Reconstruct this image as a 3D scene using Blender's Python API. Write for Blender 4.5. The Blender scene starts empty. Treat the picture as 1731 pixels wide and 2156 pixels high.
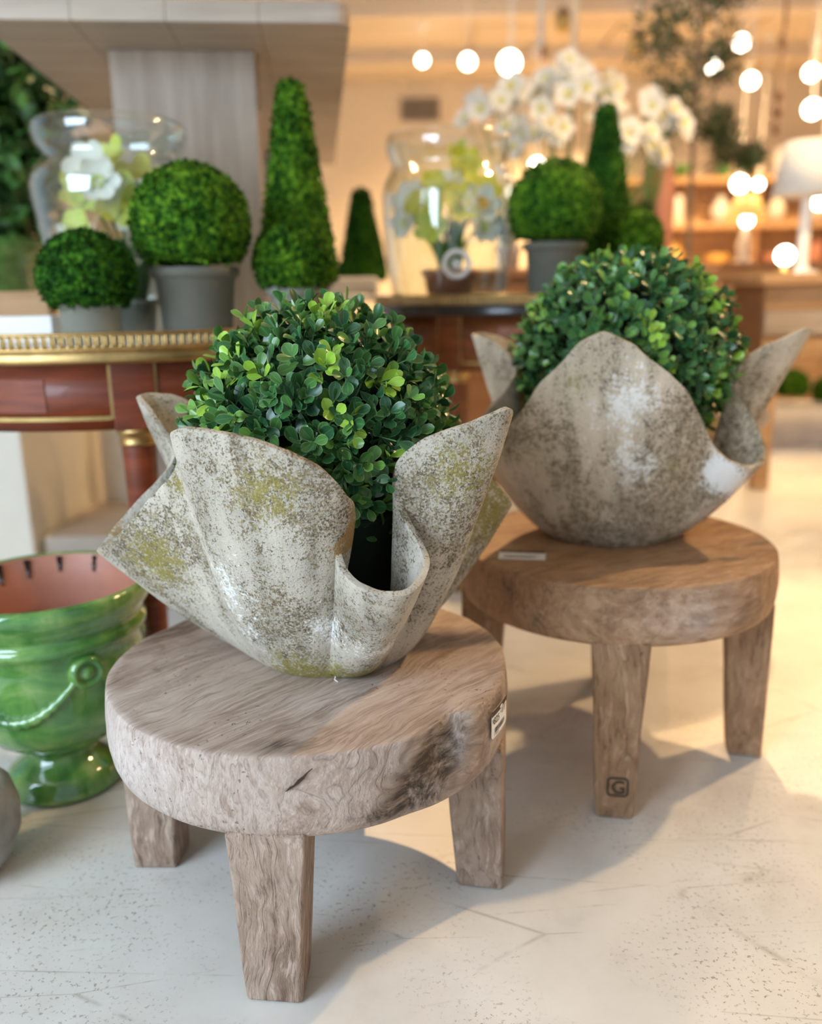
import bpy, bmesh, math, random
import numpy as np
from math import sin, cos, pi, radians, sqrt, atan2
from mathutils import Vector, Matrix, noise
from mathutils.bvhtree import BVHTree

S = bpy.context.scene
C = S.collection
rnd = random.Random(7)

# ------------------------------------------------------------------ camera, world, sun, daylight, exposure
PITCH, ROLL, CAM_Z = 0.2411, -0.0171, 0.88
cam_d = bpy.data.cameras.new('camera')
cam = bpy.data.objects.new('camera', cam_d)
C.objects.link(cam)
cam_d.sensor_fit = 'HORIZONTAL'
cam_d.sensor_width = 36.0
cam_d.lens = 1860.0 / 1731.0 * 36.0
cam_d.clip_start = 0.02
cam.matrix_world = Matrix.Translation((0, 0, CAM_Z)) @ Matrix.Rotation(pi / 2 - PITCH, 4, 'X') @ Matrix.Rotation(ROLL, 4, 'Z')
cam_d.dof.use_dof = True
cam_d.dof.focus_distance = 1.13
cam_d.dof.aperture_fstop = 2.2
S.camera = cam

world = bpy.data.worlds.new('sky'); S.world = world
world.use_nodes = True
world.node_tree.nodes['Background'].inputs[0].default_value = (0.72, 0.85, 1.0, 1)
world.node_tree.nodes['Background'].inputs[1].default_value = 0.72

def lamp(name, kind, loc, energy, color, parent=None, **kw):
    d = bpy.data.lights.new(name, kind)
    d.energy = energy; d.color = color
    for k, v in kw.items(): setattr(d, k, v)
    o = bpy.data.objects.new(name, d); C.objects.link(o); o.location = loc
    if parent: o.parent = parent
    return o

SUN_DIR = Vector((-0.06, -1.0, -1.15)).normalized()   # through an unseen ceiling opening added for the sun
sun = lamp('sun', 'SUN', (0.3, 6, 7), 2.7, (1.0, 0.65, 0.33), angle=radians(0.8))
sun.rotation_euler = SUN_DIR.to_track_quat('-Z', 'Y').to_euler()
# cool daylight through the shop front behind and to the left of the camera
day = lamp('shopfront_daylight', 'AREA', (-2.6, -1.2, 1.7), 175.0, (0.64, 0.81, 1.0), shape='RECTANGLE', size=2.2, size_y=2.0)
day.rotation_euler = (Vector((-0.1, 1.6, 0.5)) - Vector((-2.6, -1.2, 1.7))).to_track_quat('-Z', 'Y').to_euler()

S.view_settings.view_transform = 'Standard'
S.view_settings.look = 'None'
S.view_settings.exposure = 0.04
S.view_settings.gamma = 1.0
S.view_settings.use_curve_mapping = False
cy = S.cycles
cy.use_adaptive_sampling = True; cy.adaptive_threshold = 0.10; cy.adaptive_min_samples = 16
cy.max_bounces = 6; cy.diffuse_bounces = 3; cy.glossy_bounces = 3; cy.transmission_bounces = 4; cy.transparent_max_bounces = 12
cy.use_denoising = True

# ------------------------------------------------------------------ helpers
def link(o, parent=None):
    C.objects.link(o)
    if parent is not None: o.parent = parent
    return o

def mesh(name, verts, faces, mats=None, smooth=True):
    me = bpy.data.meshes.new(name)
    me.from_pydata([tuple(v) for v in verts], [], faces)
    if mats is not None:
        for m in (mats if isinstance(mats, (list, tuple)) else [mats]): me.materials.append(m)
    if smooth: me.polygons.foreach_set('use_smooth', [True] * len(me.polygons))
    me.update()
    return me

def obj(name, me, parent=None, loc=None, rot=None):
    o = bpy.data.objects.new(name, me)
    link(o, parent)
    if loc is not None: o.location = loc
    if rot is not None: o.rotation_euler = rot
    return o

def tag(o, label=None, cat=None, group=None, kind=None):
    if label: o['label'] = label
    if cat: o['category'] = cat
    if group: o['group'] = group
    if kind: o['kind'] = kind
    return o

def thing(name, label, cat, loc=(0, 0, 0), rz=0.0, group=None):
    o = bpy.data.objects.new(name, None); link(o)
    o.empty_display_size = 0.05
    o.location = loc; o.rotation_euler = (0, 0, rz)
    return tag(o, label, cat, group)

def lathe(profile, seg=48, closed=False, wob=None):
    V, F = [], []
    n = len(profile)
    for i in range(seg):
        a = 2 * pi * i / seg
        for (r, z) in profile: V.append((r * cos(a), r * sin(a), z))
    for i in range(seg):
        j = (i + 1) % seg
        for k in range(n - 1 + (1 if closed else 0)):
            k2 = (k + 1) % n
            F.append((i * n + k, j * n + k, j * n + k2, i * n + k2))
    return V, F

def box(x0, x1, y0, y1, z0, z1):
    V = [(x, y, z) for z in (z0, z1) for y in (y0, y1) for x in (x0, x1)]
    F = [(0, 2, 3, 1), (4, 5, 7, 6), (0, 1, 5, 4), (2, 6, 7, 3), (0, 4, 6, 2), (1, 3, 7, 5)]
    return V, F

def join(*vfs):
    V, F = [], []
    for v, f in vfs:
        b = len(V); V += list(v); F += [tuple(i + b for i in q) for q in f]
    return V, F

def tube(path, radii, seg=8, cap=True):
    V, F = [], []
    P = [Vector(p) for p in path]
    if not isinstance(radii, (list, tuple)): radii = [radii] * len(P)
    up = Vector((0, 0, 1))
    for i, p in enumerate(P):
        t = (P[min(i + 1, len(P) - 1)] - P[max(i - 1, 0)]).normalized()
        a = t.cross(up if abs(t.z) < 0.95 else Vector((1, 0, 0))).normalized()
        b = t.cross(a)
        for k in range(seg):
            q = 2 * pi * k / seg
            V.append(p + (a * cos(q) + b * sin(q)) * radii[i])
    for i in range(len(P) - 1):
        for k in range(seg):
            k2 = (k + 1) % seg
            F.append((i * seg + k, i * seg + k2, (i + 1) * seg + k2, (i + 1) * seg + k))
    if cap:
        F.append(tuple(range(seg))); F.append(tuple(range((len(P) - 1) * seg, len(P) * seg))[::-1])
    return V, F

def bevel(o, w=0.004, seg=2, angle=40):
    m = o.modifiers.new('bevel', 'BEVEL'); m.width = w; m.segments = seg
    m.limit_method = 'ANGLE'; m.angle_limit = radians(angle)
    return o

def text_mesh(body, size, mat, extrude=0.0):
    cu = bpy.data.curves.new('lettering', 'FONT'); cu.body = body; cu.size = size; cu.extrude = extrude
    cu.resolution_u = 3
    to = bpy.data.objects.new('lettering', cu); C.objects.link(to)
    dg = bpy.context.evaluated_depsgraph_get(); dg.update()
    me = bpy.data.meshes.new_from_object(to.evaluated_get(dg))
    bpy.data.objects.remove(to); bpy.data.curves.remove(cu)
    me.materials.clear(); me.materials.append(mat)
    return me

# ------------------------------------------------------------------ materials
class NT:
    def __init__(s, name):
        s.m = bpy.data.materials.new(name); s.m.use_nodes = True
        s.t = s.m.node_tree; s.b = s.t.nodes['Principled BSDF']; s.out = s.t.nodes['Material Output']
    def n(s, typ, ins=None, **attrs):
        nd = s.t.nodes.new(typ)
        for k, v in attrs.items(): setattr(nd, k, v)
        for k, v in (ins or {}).items(): s.put(nd.inputs[k], v)
        return nd
    def put(s, sock, v):
        if isinstance(v, bpy.types.NodeSocket): s.t.links.new(v, sock)
        elif isinstance(v, bpy.types.Node): s.t.links.new(v.outputs[0], sock)
        else:
            if isinstance(v, tuple) and len(v) == 3 and sock.type == 'RGBA': v = v + (1,)
            sock.default_value = v
    def coord(s, kind='Object', scale=(1, 1, 1), rot=(0, 0, 0), loc=(0, 0, 0)):
        tc = s.n('ShaderNodeTexCoord')
        return s.n('ShaderNodeMapping', {0: tc.outputs[kind], 'Scale': scale, 'Rotation': rot, 'Location': loc}).outputs[0]
    def noise(s, vec, scale=5, detail=4, rough=0.55, dist=0.0):
        return s.n('ShaderNodeTexNoise', {'Vector': vec, 'Scale': scale, 'Detail': detail, 'Roughness': rough, 'Distortion': dist}).outputs[0]
    def ramp(s, fac, stops, interp='LINEAR'):
        r = s.n('ShaderNodeValToRGB', {0: fac}); e = r.color_ramp.elements
        r.color_ramp.interpolation = interp
        while len(e) < len(stops): e.new(0.5)
        for q, (p, c) in zip(e, stops):
            q.position = p; q.color = (c, c, c, 1) if isinstance(c, (int, float)) else (tuple(c) + (1,) if len(c) == 3 else c)
        return r.outputs[0]
    def mix(s, fac, a, b, blend='MIX'):
        m = s.n('ShaderNodeMix', data_type='RGBA', blend_type=blend)
        s.put(m.inputs[0], fac); s.put(m.inputs[6], a); s.put(m.inputs[7], b)
        return m.outputs[2]
    def math(s, op, a, b=0.0, clamp=False):
        m = s.n('ShaderNodeMath', {0: a, 1: b}, operation=op); m.use_clamp = clamp
        return m.outputs[0]
    def attr(s, name):
        return s.n('ShaderNodeAttribute', attribute_name=name).outputs['Fac']
    def bump(s, h, strength=0.3, dist=0.01, normal=None):
        b = s.n('ShaderNodeBump', {'Height': h, 'Strength': strength, 'Distance': dist})
        if normal is not None: s.put(b.inputs['Normal'], normal)
        return b.outputs[0]
    def fin(s, color=None, rough=0.5, normal=None, metal=0.0, spec=0.5, coat=0.0):
        if color is not None: s.put(s.b.inputs['Base Color'], color)
        s.put(s.b.inputs['Roughness'], rough); s.put(s.b.inputs['Metallic'], metal)
        s.put(s.b.inputs['Specular IOR Level'], spec); s.put(s.b.inputs['Coat Weight'], coat)
        if normal is not None: s.put(s.b.inputs['Normal'], normal)
        return s.m

def plain(name, c, rough=0.5, metal=0.0, var=0.12, scale=14, spec=0.5, coat=0.0, bump=0.0):
    t = NT(name); v = t.coord()
    f = t.noise(v, scale, 4)
    col = t.mix(f, tuple(max(0, x * (1 - var * 2)) for x in c), tuple(min(1, x * (1 + var * 1.6)) for x in c))
    nm = t.bump(t.noise(v, scale * 6, 3), bump, 0.004) if bump else None
    return t.fin(col, rough, nm, metal, spec, coat)

def emitter(name, c, strength):
    t = NT(name)
    t.put(t.b.inputs['Base Color'], c); t.put(t.b.inputs['Emission Color'], c)
    t.b.inputs['Emission Strength'].default_value = strength
    return t.m

def teak(name, light, mid, dark, rot, stretch, seed, rings=7.0, soft=1.0):
    """grain runs along local x after rot; stretch = noise scale along / across / through"""
    t = NT(name)
    v0 = t.coord('Object', rot=rot, loc=(seed, seed * 0.7, seed * 0.3))
    warp = t.n('ShaderNodeTexNoise', {'Vector': v0, 'Scale': 4.5, 'Detail': 3}).outputs['Color']
    wv = t.n('ShaderNodeVectorMath', {0: warp, 1: (0.5, 0.5, 0.5)}, operation='SUBTRACT').outputs[0]
    wv = t.n('ShaderNodeVectorMath', {0: wv, 'Scale': 0.09}, operation='SCALE').outputs[0]
    v1 = t.n('ShaderNodeVectorMath', {0: v0, 1: wv}).outputs[0]
    vg = t.n('ShaderNodeMapping', {0: v1, 'Scale': stretch}).outputs[0]
    vf = t.n('ShaderNodeMapping', {0: v1, 'Scale': tuple(x * 6 for x in stretch)}).outputs[0]
    big = t.noise(v1, 6.0, 5, 0.6, 0.8)
    grain = t.noise(vg, 1.0, 3, 0.5, 0.3)
    fine = t.noise(vf, 1.3, 5, 0.65)
    ring = t.math('PINGPONG', t.math('MULTIPLY', grain, rings), 0.5)
    ringl = t.ramp(ring, [(0.0, 1.0), (0.10, 0.25), (0.5, 0.0)])
    f = t.math('ADD', t.math('MULTIPLY', grain, 0.45), t.math('ADD', t.math('MULTIPLY', big, 0.35), t.math('MULTIPLY', fine, 0.20)))
    col = t.ramp(f, [(0.36, dark), (0.45, mid), (0.525, light), (0.57, mid), (0.66, light)])
    pale = tuple(min(1, x * 1.25 + 0.10) for x in light)
    col = t.mix(t.ramp(fine, [(0.54, 0.0), (0.66, 0.6 * soft)]), col, pale)
    col = t.mix(t.ramp(fine, [(0.34, 0.6 * soft), (0.44, 0.0)]), col, tuple(x * 0.6 for x in dark))
    col = t.mix(t.math('MULTIPLY', ringl, t.ramp(big, [(0.4, 0.15), (0.6, 0.6)])), col, tuple(x * 0.8 for x in dark))
    kn = t.math('MULTIPLY', t.attr('knot'), t.ramp(fine, [(0.25, 1.3), (0.7, 0.75)]), True)
    col = t.mix(kn, col, t.ramp(fine, [(0.40, (0.06, 0.042, 0.028)), (0.55, (0.19, 0.135, 0.095)), (0.7, (0.36, 0.29, 0.24))]))
    wh = t.math('MULTIPLY', t.attr('pale'), t.ramp(fine, [(0.35, 0.3), (0.6, 1.0)]), True)
    col = t.mix(wh, col, (0.74, 0.68, 0.65))
    pit = t.ramp(t.noise(v0, 140, 2, 0.5), [(0.66, 0.0), (0.70, 0.7)])
    pit = t.math('MULTIPLY', pit, t.ramp(t.noise(v0, 9, 2), [(0.52, 0.0), (0.6, 1.0)]))
    col = t.mix(pit, col, tuple(x * 0.5 for x in dark))
    h = t.math('ADD', t.math('MULTIPLY', fine, 1.0), t.math('MULTIPLY', grain, 0.6))
    h = t.math('SUBTRACT', h, t.math('ADD', t.math('MULTIPLY', ringl, 0.18), t.math('MULTIPLY', pit, 0.5)))
    return t.fin(col, 0.62, t.bump(h, 0.25 + 0.55 * soft, 0.006), spec=0.3)

def concrete(name, base, seed, cover):
    """weathered fibre cement: dense speckle, lichen, downward streaks; stain masks come as vertex attributes"""
    t = NT(name)
    v = t.coord('Object', loc=(seed, 0, seed))
    uv = t.coord('UV')
    streak = t.noise(t.n('ShaderNodeMapping', {0: uv, 'Scale': (30, 1.8, 1)}).outputs[0], 1.5, 5, 0.6, 0.4)
    big = t.noise(v, 9, 5, 0.65)
    n = t.math('ADD', t.math('MULTIPLY', t.noise(v, 300, 3, 0.7), 0.55), t.math('MULTIPLY', t.noise(v, 75, 5, 0.7), 0.45))
    n2 = t.math('ADD', t.math('MULTIPLY', t.noise(t.coord('Object', loc=(5, seed, 2)), 260, 3, 0.7), 0.55), t.math('MULTIPLY', t.noise(t.coord('Object', loc=(2, seed, 8)), 60, 5, 0.7), 0.45))
    f = t.math('ADD', t.math('MULTIPLY', streak, 0.5), t.math('MULTIPLY', big, 0.5))
    col = t.ramp(f, [(0.36, tuple(x * 0.70 for x in base)), (0.47, base), (0.56, tuple(min(1, x * 1.18) for x in base)), (0.68, tuple(min(1, x * 1.32) for x in base))])
    def speckle(nn, dens, gain=18.0):
        m = t.math('ADD', nn, t.math('MULTIPLY', dens, 0.26))
        return t.math('MULTIPLY', t.math('SUBTRACT', m, 0.635), gain, True)
    def put(nn, dens, c, amt, gain=18.0):
        nonlocal col
        col = t.mix(t.math('MULTIPLY', speckle(nn, dens, gain), amt), col, c)
    dd = t.math('ADD', t.ramp(f, [(0.40, cover), (0.60, cover * 0.15)]), t.math('MULTIPLY', t.attr('dirt'), 0.68))
    put(n, t.math('MINIMUM', dd, 0.72), t.ramp(n2, [(0.44, (0.075, 0.05, 0.022)), (0.50, (0.16, 0.115, 0.055)), (0.57, (0.30, 0.24, 0.14))]), 0.86, 11.0)
    put(n2, t.math('MULTIPLY', t.attr('moss'), 1.0), (0.25, 0.205, 0.035), 0.88, 9.0)
    put(n2, t.attr('rust'), (0.36, 0.20, 0.05), 0.85, 12.0)
    put(n2, t.math('ADD', t.attr('lime'), t.ramp(f, [(0.5, 0.0), (0.68, 0.35)])), (0.84, 0.83, 0.79), 0.85, 14.0)
    h = t.math('ADD', t.math('MULTIPLY', n, 0.7), t.math('ADD', t.math('MULTIPLY', n2, 0.5), t.math('MULTIPLY', streak, 0.4)))
    return t.fin(col, 0.92, t.bump(h, 0.7, 0.005), spec=0.15)

def leaf_mat(name, c, c2, rough=0.30):
    t = NT(name); uv = t.coord('UV')
    sx = t.n('ShaderNodeSeparateXYZ', {0: uv})
    e = t.math('ABSOLUTE', t.math('SUBTRACT', sx.outputs[0], 0.5))
    edge = t.ramp(e, [(0.0, 0.35), (0.06, 0.0), (0.38, 0.0), (0.5, 0.9)])
    col = t.mix(edge, c, c2)
    t.put(t.b.inputs['Subsurface Weight'], 0.0)
    return t.fin(col, rough, None, spec=0.5)

def moss_mat(name, a, b, c):
    t = NT(name); v = t.coord()
    f = t.noise(v, 75, 4, 0.7); g = t.noise(v, 14, 3)
    col = t.ramp(t.math('ADD', t.math('MULTIPLY', f, 0.75), t.math('MULTIPLY', g, 0.25)), [(0.40, a), (0.5, b), (0.60, c)])
    return t.fin(col, 0.85, t.bump(t.noise(v, 180, 3, 0.7), 0.6, 0.004), spec=0.15)

def mahogany(name, base, coat=0.5):
    t = NT(name)
    v = t.coord('Object', scale=(3, 3, 26))
    f = t.noise(v, 1.8, 6, 0.6, 0.5)
    col = t.ramp(f, [(0.3, tuple(x * 0.55 for x in base)), (0.5, base), (0.7, tuple(min(1, x * 1.5) for x in base))])
    return t.fin(col, 0.40, t.bump(f, 0.04, 0.002), coat=0.15, spec=0.35)

def planked(name, light, dark, sc=(1.2, 16, 16), rough=0.6):
    t = NT(name)
    f = t.noise(t.coord('Object', scale=sc), 1.5, 6, 0.62, 0.5)
    g = t.noise(t.coord('Object'), 2.0, 3)
    col = t.ramp(t.math('ADD', t.math('MULTIPLY', f, 0.7), t.math('MULTIPLY', g, 0.3)), [(0.32, dark), (0.68, light)])
    return t.fin(col, rough, t.bump(f, 0.25, 0.004), spec=0.3)

def glass_mat(name, tint):
    t = NT(name)
    tr = t.n('ShaderNodeBsdfTransparent', {0: tint})
    gl = t.n('ShaderNodeBsdfGlossy', {0: (0.95, 0.98, 1.0), 'Roughness': 0.03})
    lw = t.n('ShaderNodeLayerWeight', {'Blend': 0.5})
    fc = t.math('ADD', t.math('MULTIPLY', t.math('POWER', lw.outputs['Facing'], 3.0), 0.80), 0.07)
    mx = t.n('ShaderNodeMixShader', {0: fc, 1: tr.outputs[0], 2: gl.outputs[0]})
    t.t.links.new(mx.outputs[0], t.out.inputs[0])
    return t.m

def floor_mat():
    t = NT('polished_concrete_floor')
    v = t.coord('Object')
    big = t.noise(v, 1.3, 5, 0.6, 0.4); med = t.noise(v, 6, 6, 0.65); sp = t.noise(v, 130, 4, 0.7)
    f = t.math('ADD', t.math('MULTIPLY', big, 0.6), t.math('MULTIPLY', med, 0.4))
    col = t.ramp(f, [(0.32, (0.50, 0.47, 0.42)), (0.46, (0.67, 0.645, 0.60)), (0.62, (0.76, 0.745, 0.705))])
    spk = t.math('MULTIPLY', t.ramp(sp, [(0.57, 0.0), (0.63, 0.8)]), t.ramp(t.noise(v, 3.2, 4), [(0.47, 0.0), (0.60, 1.0)]))
    col = t.mix(spk, col, (0.25, 0.215, 0.17))
    for k, (rz, sc) in enumerate(((0.6, 1.3), (-0.9, 1.7), (1.9, 1.1))):
        w = t.n('ShaderNodeMapping', {0: v, 'Rotation': (0, 0, rz), 'Scale': (0.45, 2.6, 1), 'Location': (k * 3.1, k, 0)}).outputs[0]
        vo = t.n('ShaderNodeTexVoronoi', {'Vector': w, 'Scale': sc * 1.6}, feature='DISTANCE_TO_EDGE').outputs['Distance']
        mk = t.math('MULTIPLY', t.ramp(vo, [(0.0, 1.0), (0.008, 0.0)]), t.ramp(t.noise(v, 2.6 + k, 5, 0.7), [(0.50, 0.0), (0.60, 0.55)]))
        col = t.mix(mk, col, (0.30, 0.26, 0.21))
    return t.fin(col, t.ramp(med, [(0.3, 0.32), (0.7, 0.5)]), t.bump(med, 0.08, 0.004), spec=0.4)

M = dict(
    floor=floor_mat(),
    wall=plain('cream_plaster', (0.78, 0.66, 0.50), 0.8, var=0.03),
    ceil=plain('ceiling_board', (0.66, 0.55, 0.42), 0.85, var=0.04),
    teak_f=teak('teak_weathered', (0.52, 0.41, 0.34), (0.40, 0.295, 0.23), (0.25, 0.165, 0.115), (0, 0, radians(-48)), (2.2, 26, 11), 1.0, 8.0, 0.55),
    teak_leg=teak('teak_leg_weathered', (0.41, 0.30, 0.225), (0.31, 0.21, 0.15), (0.17, 0.105, 0.07), (0, pi / 2, 0), (2.6, 15, 15), 4.0, 9.0),
    teak_r=teak('teak_warm', (0.44, 0.265, 0.145), (0.33, 0.185, 0.095), (0.18, 0.09, 0.042), (0, 0, radians(-25)), (2.4, 15, 9), 9.0, 8.0, 0.45),
    teak_rleg=teak('teak_leg_warm', (0.39, 0.235, 0.13), (0.30, 0.17, 0.09), (0.18, 0.10, 0.055), (0, pi / 2, 0), (2.2, 15, 15), 13.0, 7.0),
    conc_f=concrete('fibre_cement_grey', (0.475, 0.425, 0.345), 2.0, 0.60),
    conc_r=concrete('fibre_cement_sandy', (0.52, 0.43, 0.32), 8.0, 0.64),
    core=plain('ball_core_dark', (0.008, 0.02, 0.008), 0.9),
    stem=plain('leaf_stem', (0.10, 0.20, 0.06), 0.6),
    moss=moss_mat('moss_bright', (0.004, 0.022, 0.001), (0.030, 0.110, 0.004), (0.15, 0.29, 0.015)),
    moss2=moss_mat('moss_deep', (0.003, 0.016, 0.001), (0.016, 0.080, 0.004), (0.075, 0.20, 0.012)),
    pot=plain('grey_clay', (0.125, 0.122, 0.092), 0.75, var=0.1, bump=0.15),
    pot_pale=plain('pale_clay', (0.235, 0.235, 0.185), 0.8, var=0.12, bump=0.15),
    terracotta=plain('terracotta', (0.47, 0.20, 0.13), 0.5, var=0.12),
    mahogany=mahogany('mahogany', (0.165, 0.034, 0.011)),
    mahogany_d=mahogany('mahogany_panel', (0.195, 0.042, 0.013)),
    mahogany_r=mahogany('mahogany_amber', (0.17, 0.05, 0.012)),
    brass=plain('aged_brass', (0.50, 0.33, 0.13), 0.38, metal=1.0, var=0.25, scale=30),
    brass_d=plain('dark_brass', (0.42, 0.29, 0.11), 0.42, metal=1.0, var=0.25, scale=30),
    marble=plain('white_marble', (0.80, 0.79, 0.77), 0.25, var=0.04),
    black_marble=plain('black_marble', (0.03, 0.025, 0.022), 0.18, var=0.3),
    glass=glass_mat('jar_glass', (0.94, 0.965, 0.955)),
    oak=planked('bleached_oak', (0.50, 0.42, 0.34), (0.33, 0.26, 0.20)),
    oak_v=planked('bleached_oak_upright', (0.47, 0.38, 0.30), (0.28, 0.215, 0.16), (16, 16, 1.2)),
    wood=planked('honey_wood', (0.60, 0.38, 0.20), (0.36, 0.20, 0.09)),
    wood_d=planked('brown_wood', (0.38, 0.20, 0.10), (0.20, 0.09, 0.04)),
    white=plain('white_paint', (0.82, 0.80, 0.77), 0.5, var=0.03),
    cream=plain('cream_paint', (0.74, 0.68, 0.57), 0.7, var=0.04),
    paper=plain('paper_white', (0.90, 0.88, 0.84), 0.6, var=0.02),
    ink=plain('ink_black', (0.02, 0.018, 0.015), 0.7, var=0.0),
    tagbrown=plain('tag_header_brown', (0.07, 0.03, 0.022), 0.6, var=0.0),
    burnt=plain('burnt_wood', (0.045, 0.025, 0.012), 0.9, var=0.2),
    vent=plain('vent_grey', (0.26, 0.22, 0.18), 0.7),
    stone=plain('grey_stone', (0.33, 0.31, 0.27), 0.9, var=0.3, scale=22, bump=0.5),
    stone_w=plain('pale_stone', (0.70, 0.66, 0.60), 0.85, var=0.12, scale=10, bump=0.3),
    petal=plain('petal_white', (0.86, 0.83, 0.74), 0.6, var=0.05),
    petal_y=plain('petal_yellow', (0.85, 0.74, 0.05), 0.6, var=0.15),
    petal_g=plain('petal_lime', (0.66, 0.72, 0.14), 0.6, var=0.15),
    cup=plain('flower_cup_gold', (0.85, 0.48, 0.04), 0.6, var=0.1),
    leafdark=plain('foliage_dark', (0.03, 0.085, 0.015), 0.55, var=0.4, scale=4),
    leafmid=plain('foliage_mid', (0.10, 0.26, 0.05), 0.5, var=0.3, scale=5),
    olive=plain('foliage_olive', (0.16, 0.155, 0.07), 0.6, var=0.25, scale=6),
    bark=plain('bark_grey', (0.25, 0.19, 0.13), 0.9, var=0.25, bump=0.4),
    bulb=emitter('lit_globe', (1.0, 0.90, 0.72), 14.0),
    shade_y=emitter('amber_shade', (0.85, 0.55, 0.16), 0.55),
    shade_w=plain('white_linen', (0.78, 0.76, 0.72), 0.85, var=0.04, bump=0.1),
    amber=plain('amber_glass', (0.62, 0.36, 0.08), 0.3),
)
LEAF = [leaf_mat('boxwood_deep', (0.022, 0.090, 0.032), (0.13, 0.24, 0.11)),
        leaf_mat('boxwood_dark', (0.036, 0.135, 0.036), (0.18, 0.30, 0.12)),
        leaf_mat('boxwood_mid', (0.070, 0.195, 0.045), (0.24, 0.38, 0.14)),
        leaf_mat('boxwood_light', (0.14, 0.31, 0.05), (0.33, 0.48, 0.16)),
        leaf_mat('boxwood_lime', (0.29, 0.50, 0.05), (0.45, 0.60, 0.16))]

# ------------------------------------------------------------------ room shell
def struct(name, vf, mat, label=None, smooth=False):
    o = obj(name, mesh(name, vf[0], vf[1], mat, smooth))
    return tag(o, label, kind='structure')

struct('floor', box(-3.5, 7.0, -3.2, 10.1, -0.1, 0.0), M['floor'], 'pale polished concrete floor with scratches and speckles')
struct('wall_back', box(-3.5, 7.0, 10.0, 10.15, 0.0, 3.1), M['wall'], 'cream back wall of the shop')
struct('wall_right', box(6.85, 7.0, -3.2, 10.0, 0.0, 3.1), M['wall'], 'cream side wall of the shop')
# left wall: solid pier, then a wide window bay with sill and header
wl = struct('wall_left', join(box(-3.5, -3.35, -0.6, 1.90, 0, 3.1), box(-3.5, -3.35, 1.90, 8.2, 0, 0.25), box(-3.5, -3.35, 1.90, 8.2, 2.9, 3.1),
            box(-3.5, -3.35, 8.2, 10.0, 0, 3.1)), M['wall'], 'cream window wall with a wide glazed bay')
wn = struct('window_1', join(*[box(-3.46, -3.40, y, y + 0.06, 0.25, 2.9) for y in (1.90, 4.0, 6.1, 8.14)]), M['white'], 'white framed shop window bay')
obj('window_pane', mesh('window_pane', *box(-3.435, -3.43, 1.93, 8.16, 0.26, 2.89), M['glass'], False), wn)
ceil = struct('ceiling', join(box(-3.5, 7.0, -3.2, 3.70, 3.06, 3.2), box(-3.5, 7.0, 6.1, 10.1, 3.06, 3.2), box(-3.5, -1.6, 3.70, 6.1, 3.06, 3.2), box(4.2, 7.0, 3.70, 6.1, 3.06, 3.2)), M['ceil'], 'cream boarded ceiling with inset panels and an added opening for the sun')  # unseen opening, its edges set to shape the sun patches
tile_me = mesh('ceiling_panel', *box(-0.585, 0.585, -0.285, 0.285, 0, 0.03), M['ceil'], False)
for ix in range(7):
    for iy in range(6):
        obj('ceiling_panel', tile_me, ceil, (-1.2 + ix * 1.2, 6.55 + iy * 0.6, 3.035))
for k, y in enumerate((7.35, 8.75)):
    struct('beam_%d' % (k + 1), box(-2.0, 6.85, y, y + 0.16, 2.92, 3.04), M['ceil'], ('painted ceiling beam nearer the front', 'painted ceiling beam towards the back wall')[k])

# ------------------------------------------------------------------ handkerchief planters
RIM_FRONT = [
    ('C',0.105,0.265,0.365), ('',0.025,0.215,0.300), ('K',-0.045,0.255,0.210), ('',-0.125,0.205,0.250), ('',-0.249,0.175,0.371),
    ('B',-0.304,0.135,0.383), ('',-0.277,0.100,0.361), ('',-0.252,0.075,0.333), ('',-0.232,0.050,0.304), ('',-0.245,0.030,0.277),
    ('',-0.279,0.015,0.244), ('',-0.322,0.000,0.197), ('L',-0.336,-0.023,0.174), ('',-0.295,-0.060,0.202), ('',-0.232,-0.095,0.265),
    ('',-0.178,-0.130,0.320), ('',-0.171,-0.165,0.349), ('A',-0.162,-0.193,0.374), ('',-0.107,-0.220,0.374), ('',-0.045,-0.240,0.361),
    ('',-0.001,-0.240,0.342), ('',0.026,-0.225,0.318), ('',0.042,-0.205,0.288), ('',0.046,-0.185,0.267), ('',0.043,-0.173,0.238),
    ('',0.035,-0.185,0.215), ('',0.039,-0.210,0.201), ('',0.053,-0.235,0.189), ('',0.075,-0.255,0.182), ('F',0.097,-0.265,0.180),
    ('',0.116,-0.260,0.181), ('',0.133,-0.235,0.189), ('',0.140,-0.210,0.201), ('',0.134,-0.185,0.216), ('',0.118,-0.160,0.240),
    ('',0.104,-0.140,0.266), ('',0.101,-0.135,0.288), ('',0.108,-0.135,0.315), ('',0.130,-0.145,0.339), ('',0.159,-0.155,0.356),
    ('',0.197,-0.160,0.369), ('',0.232,-0.155,0.382), ('R',0.251,-0.145,0.387), ('',0.240,-0.085,0.335), ('',0.195,-0.025,0.280),
    ('',0.185,0.025,0.250), ('',0.233,0.055,0.261), ('E',0.280,0.090,0.205), ('',0.245,0.135,0.200), ('',0.185,0.165,0.250)]
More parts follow.
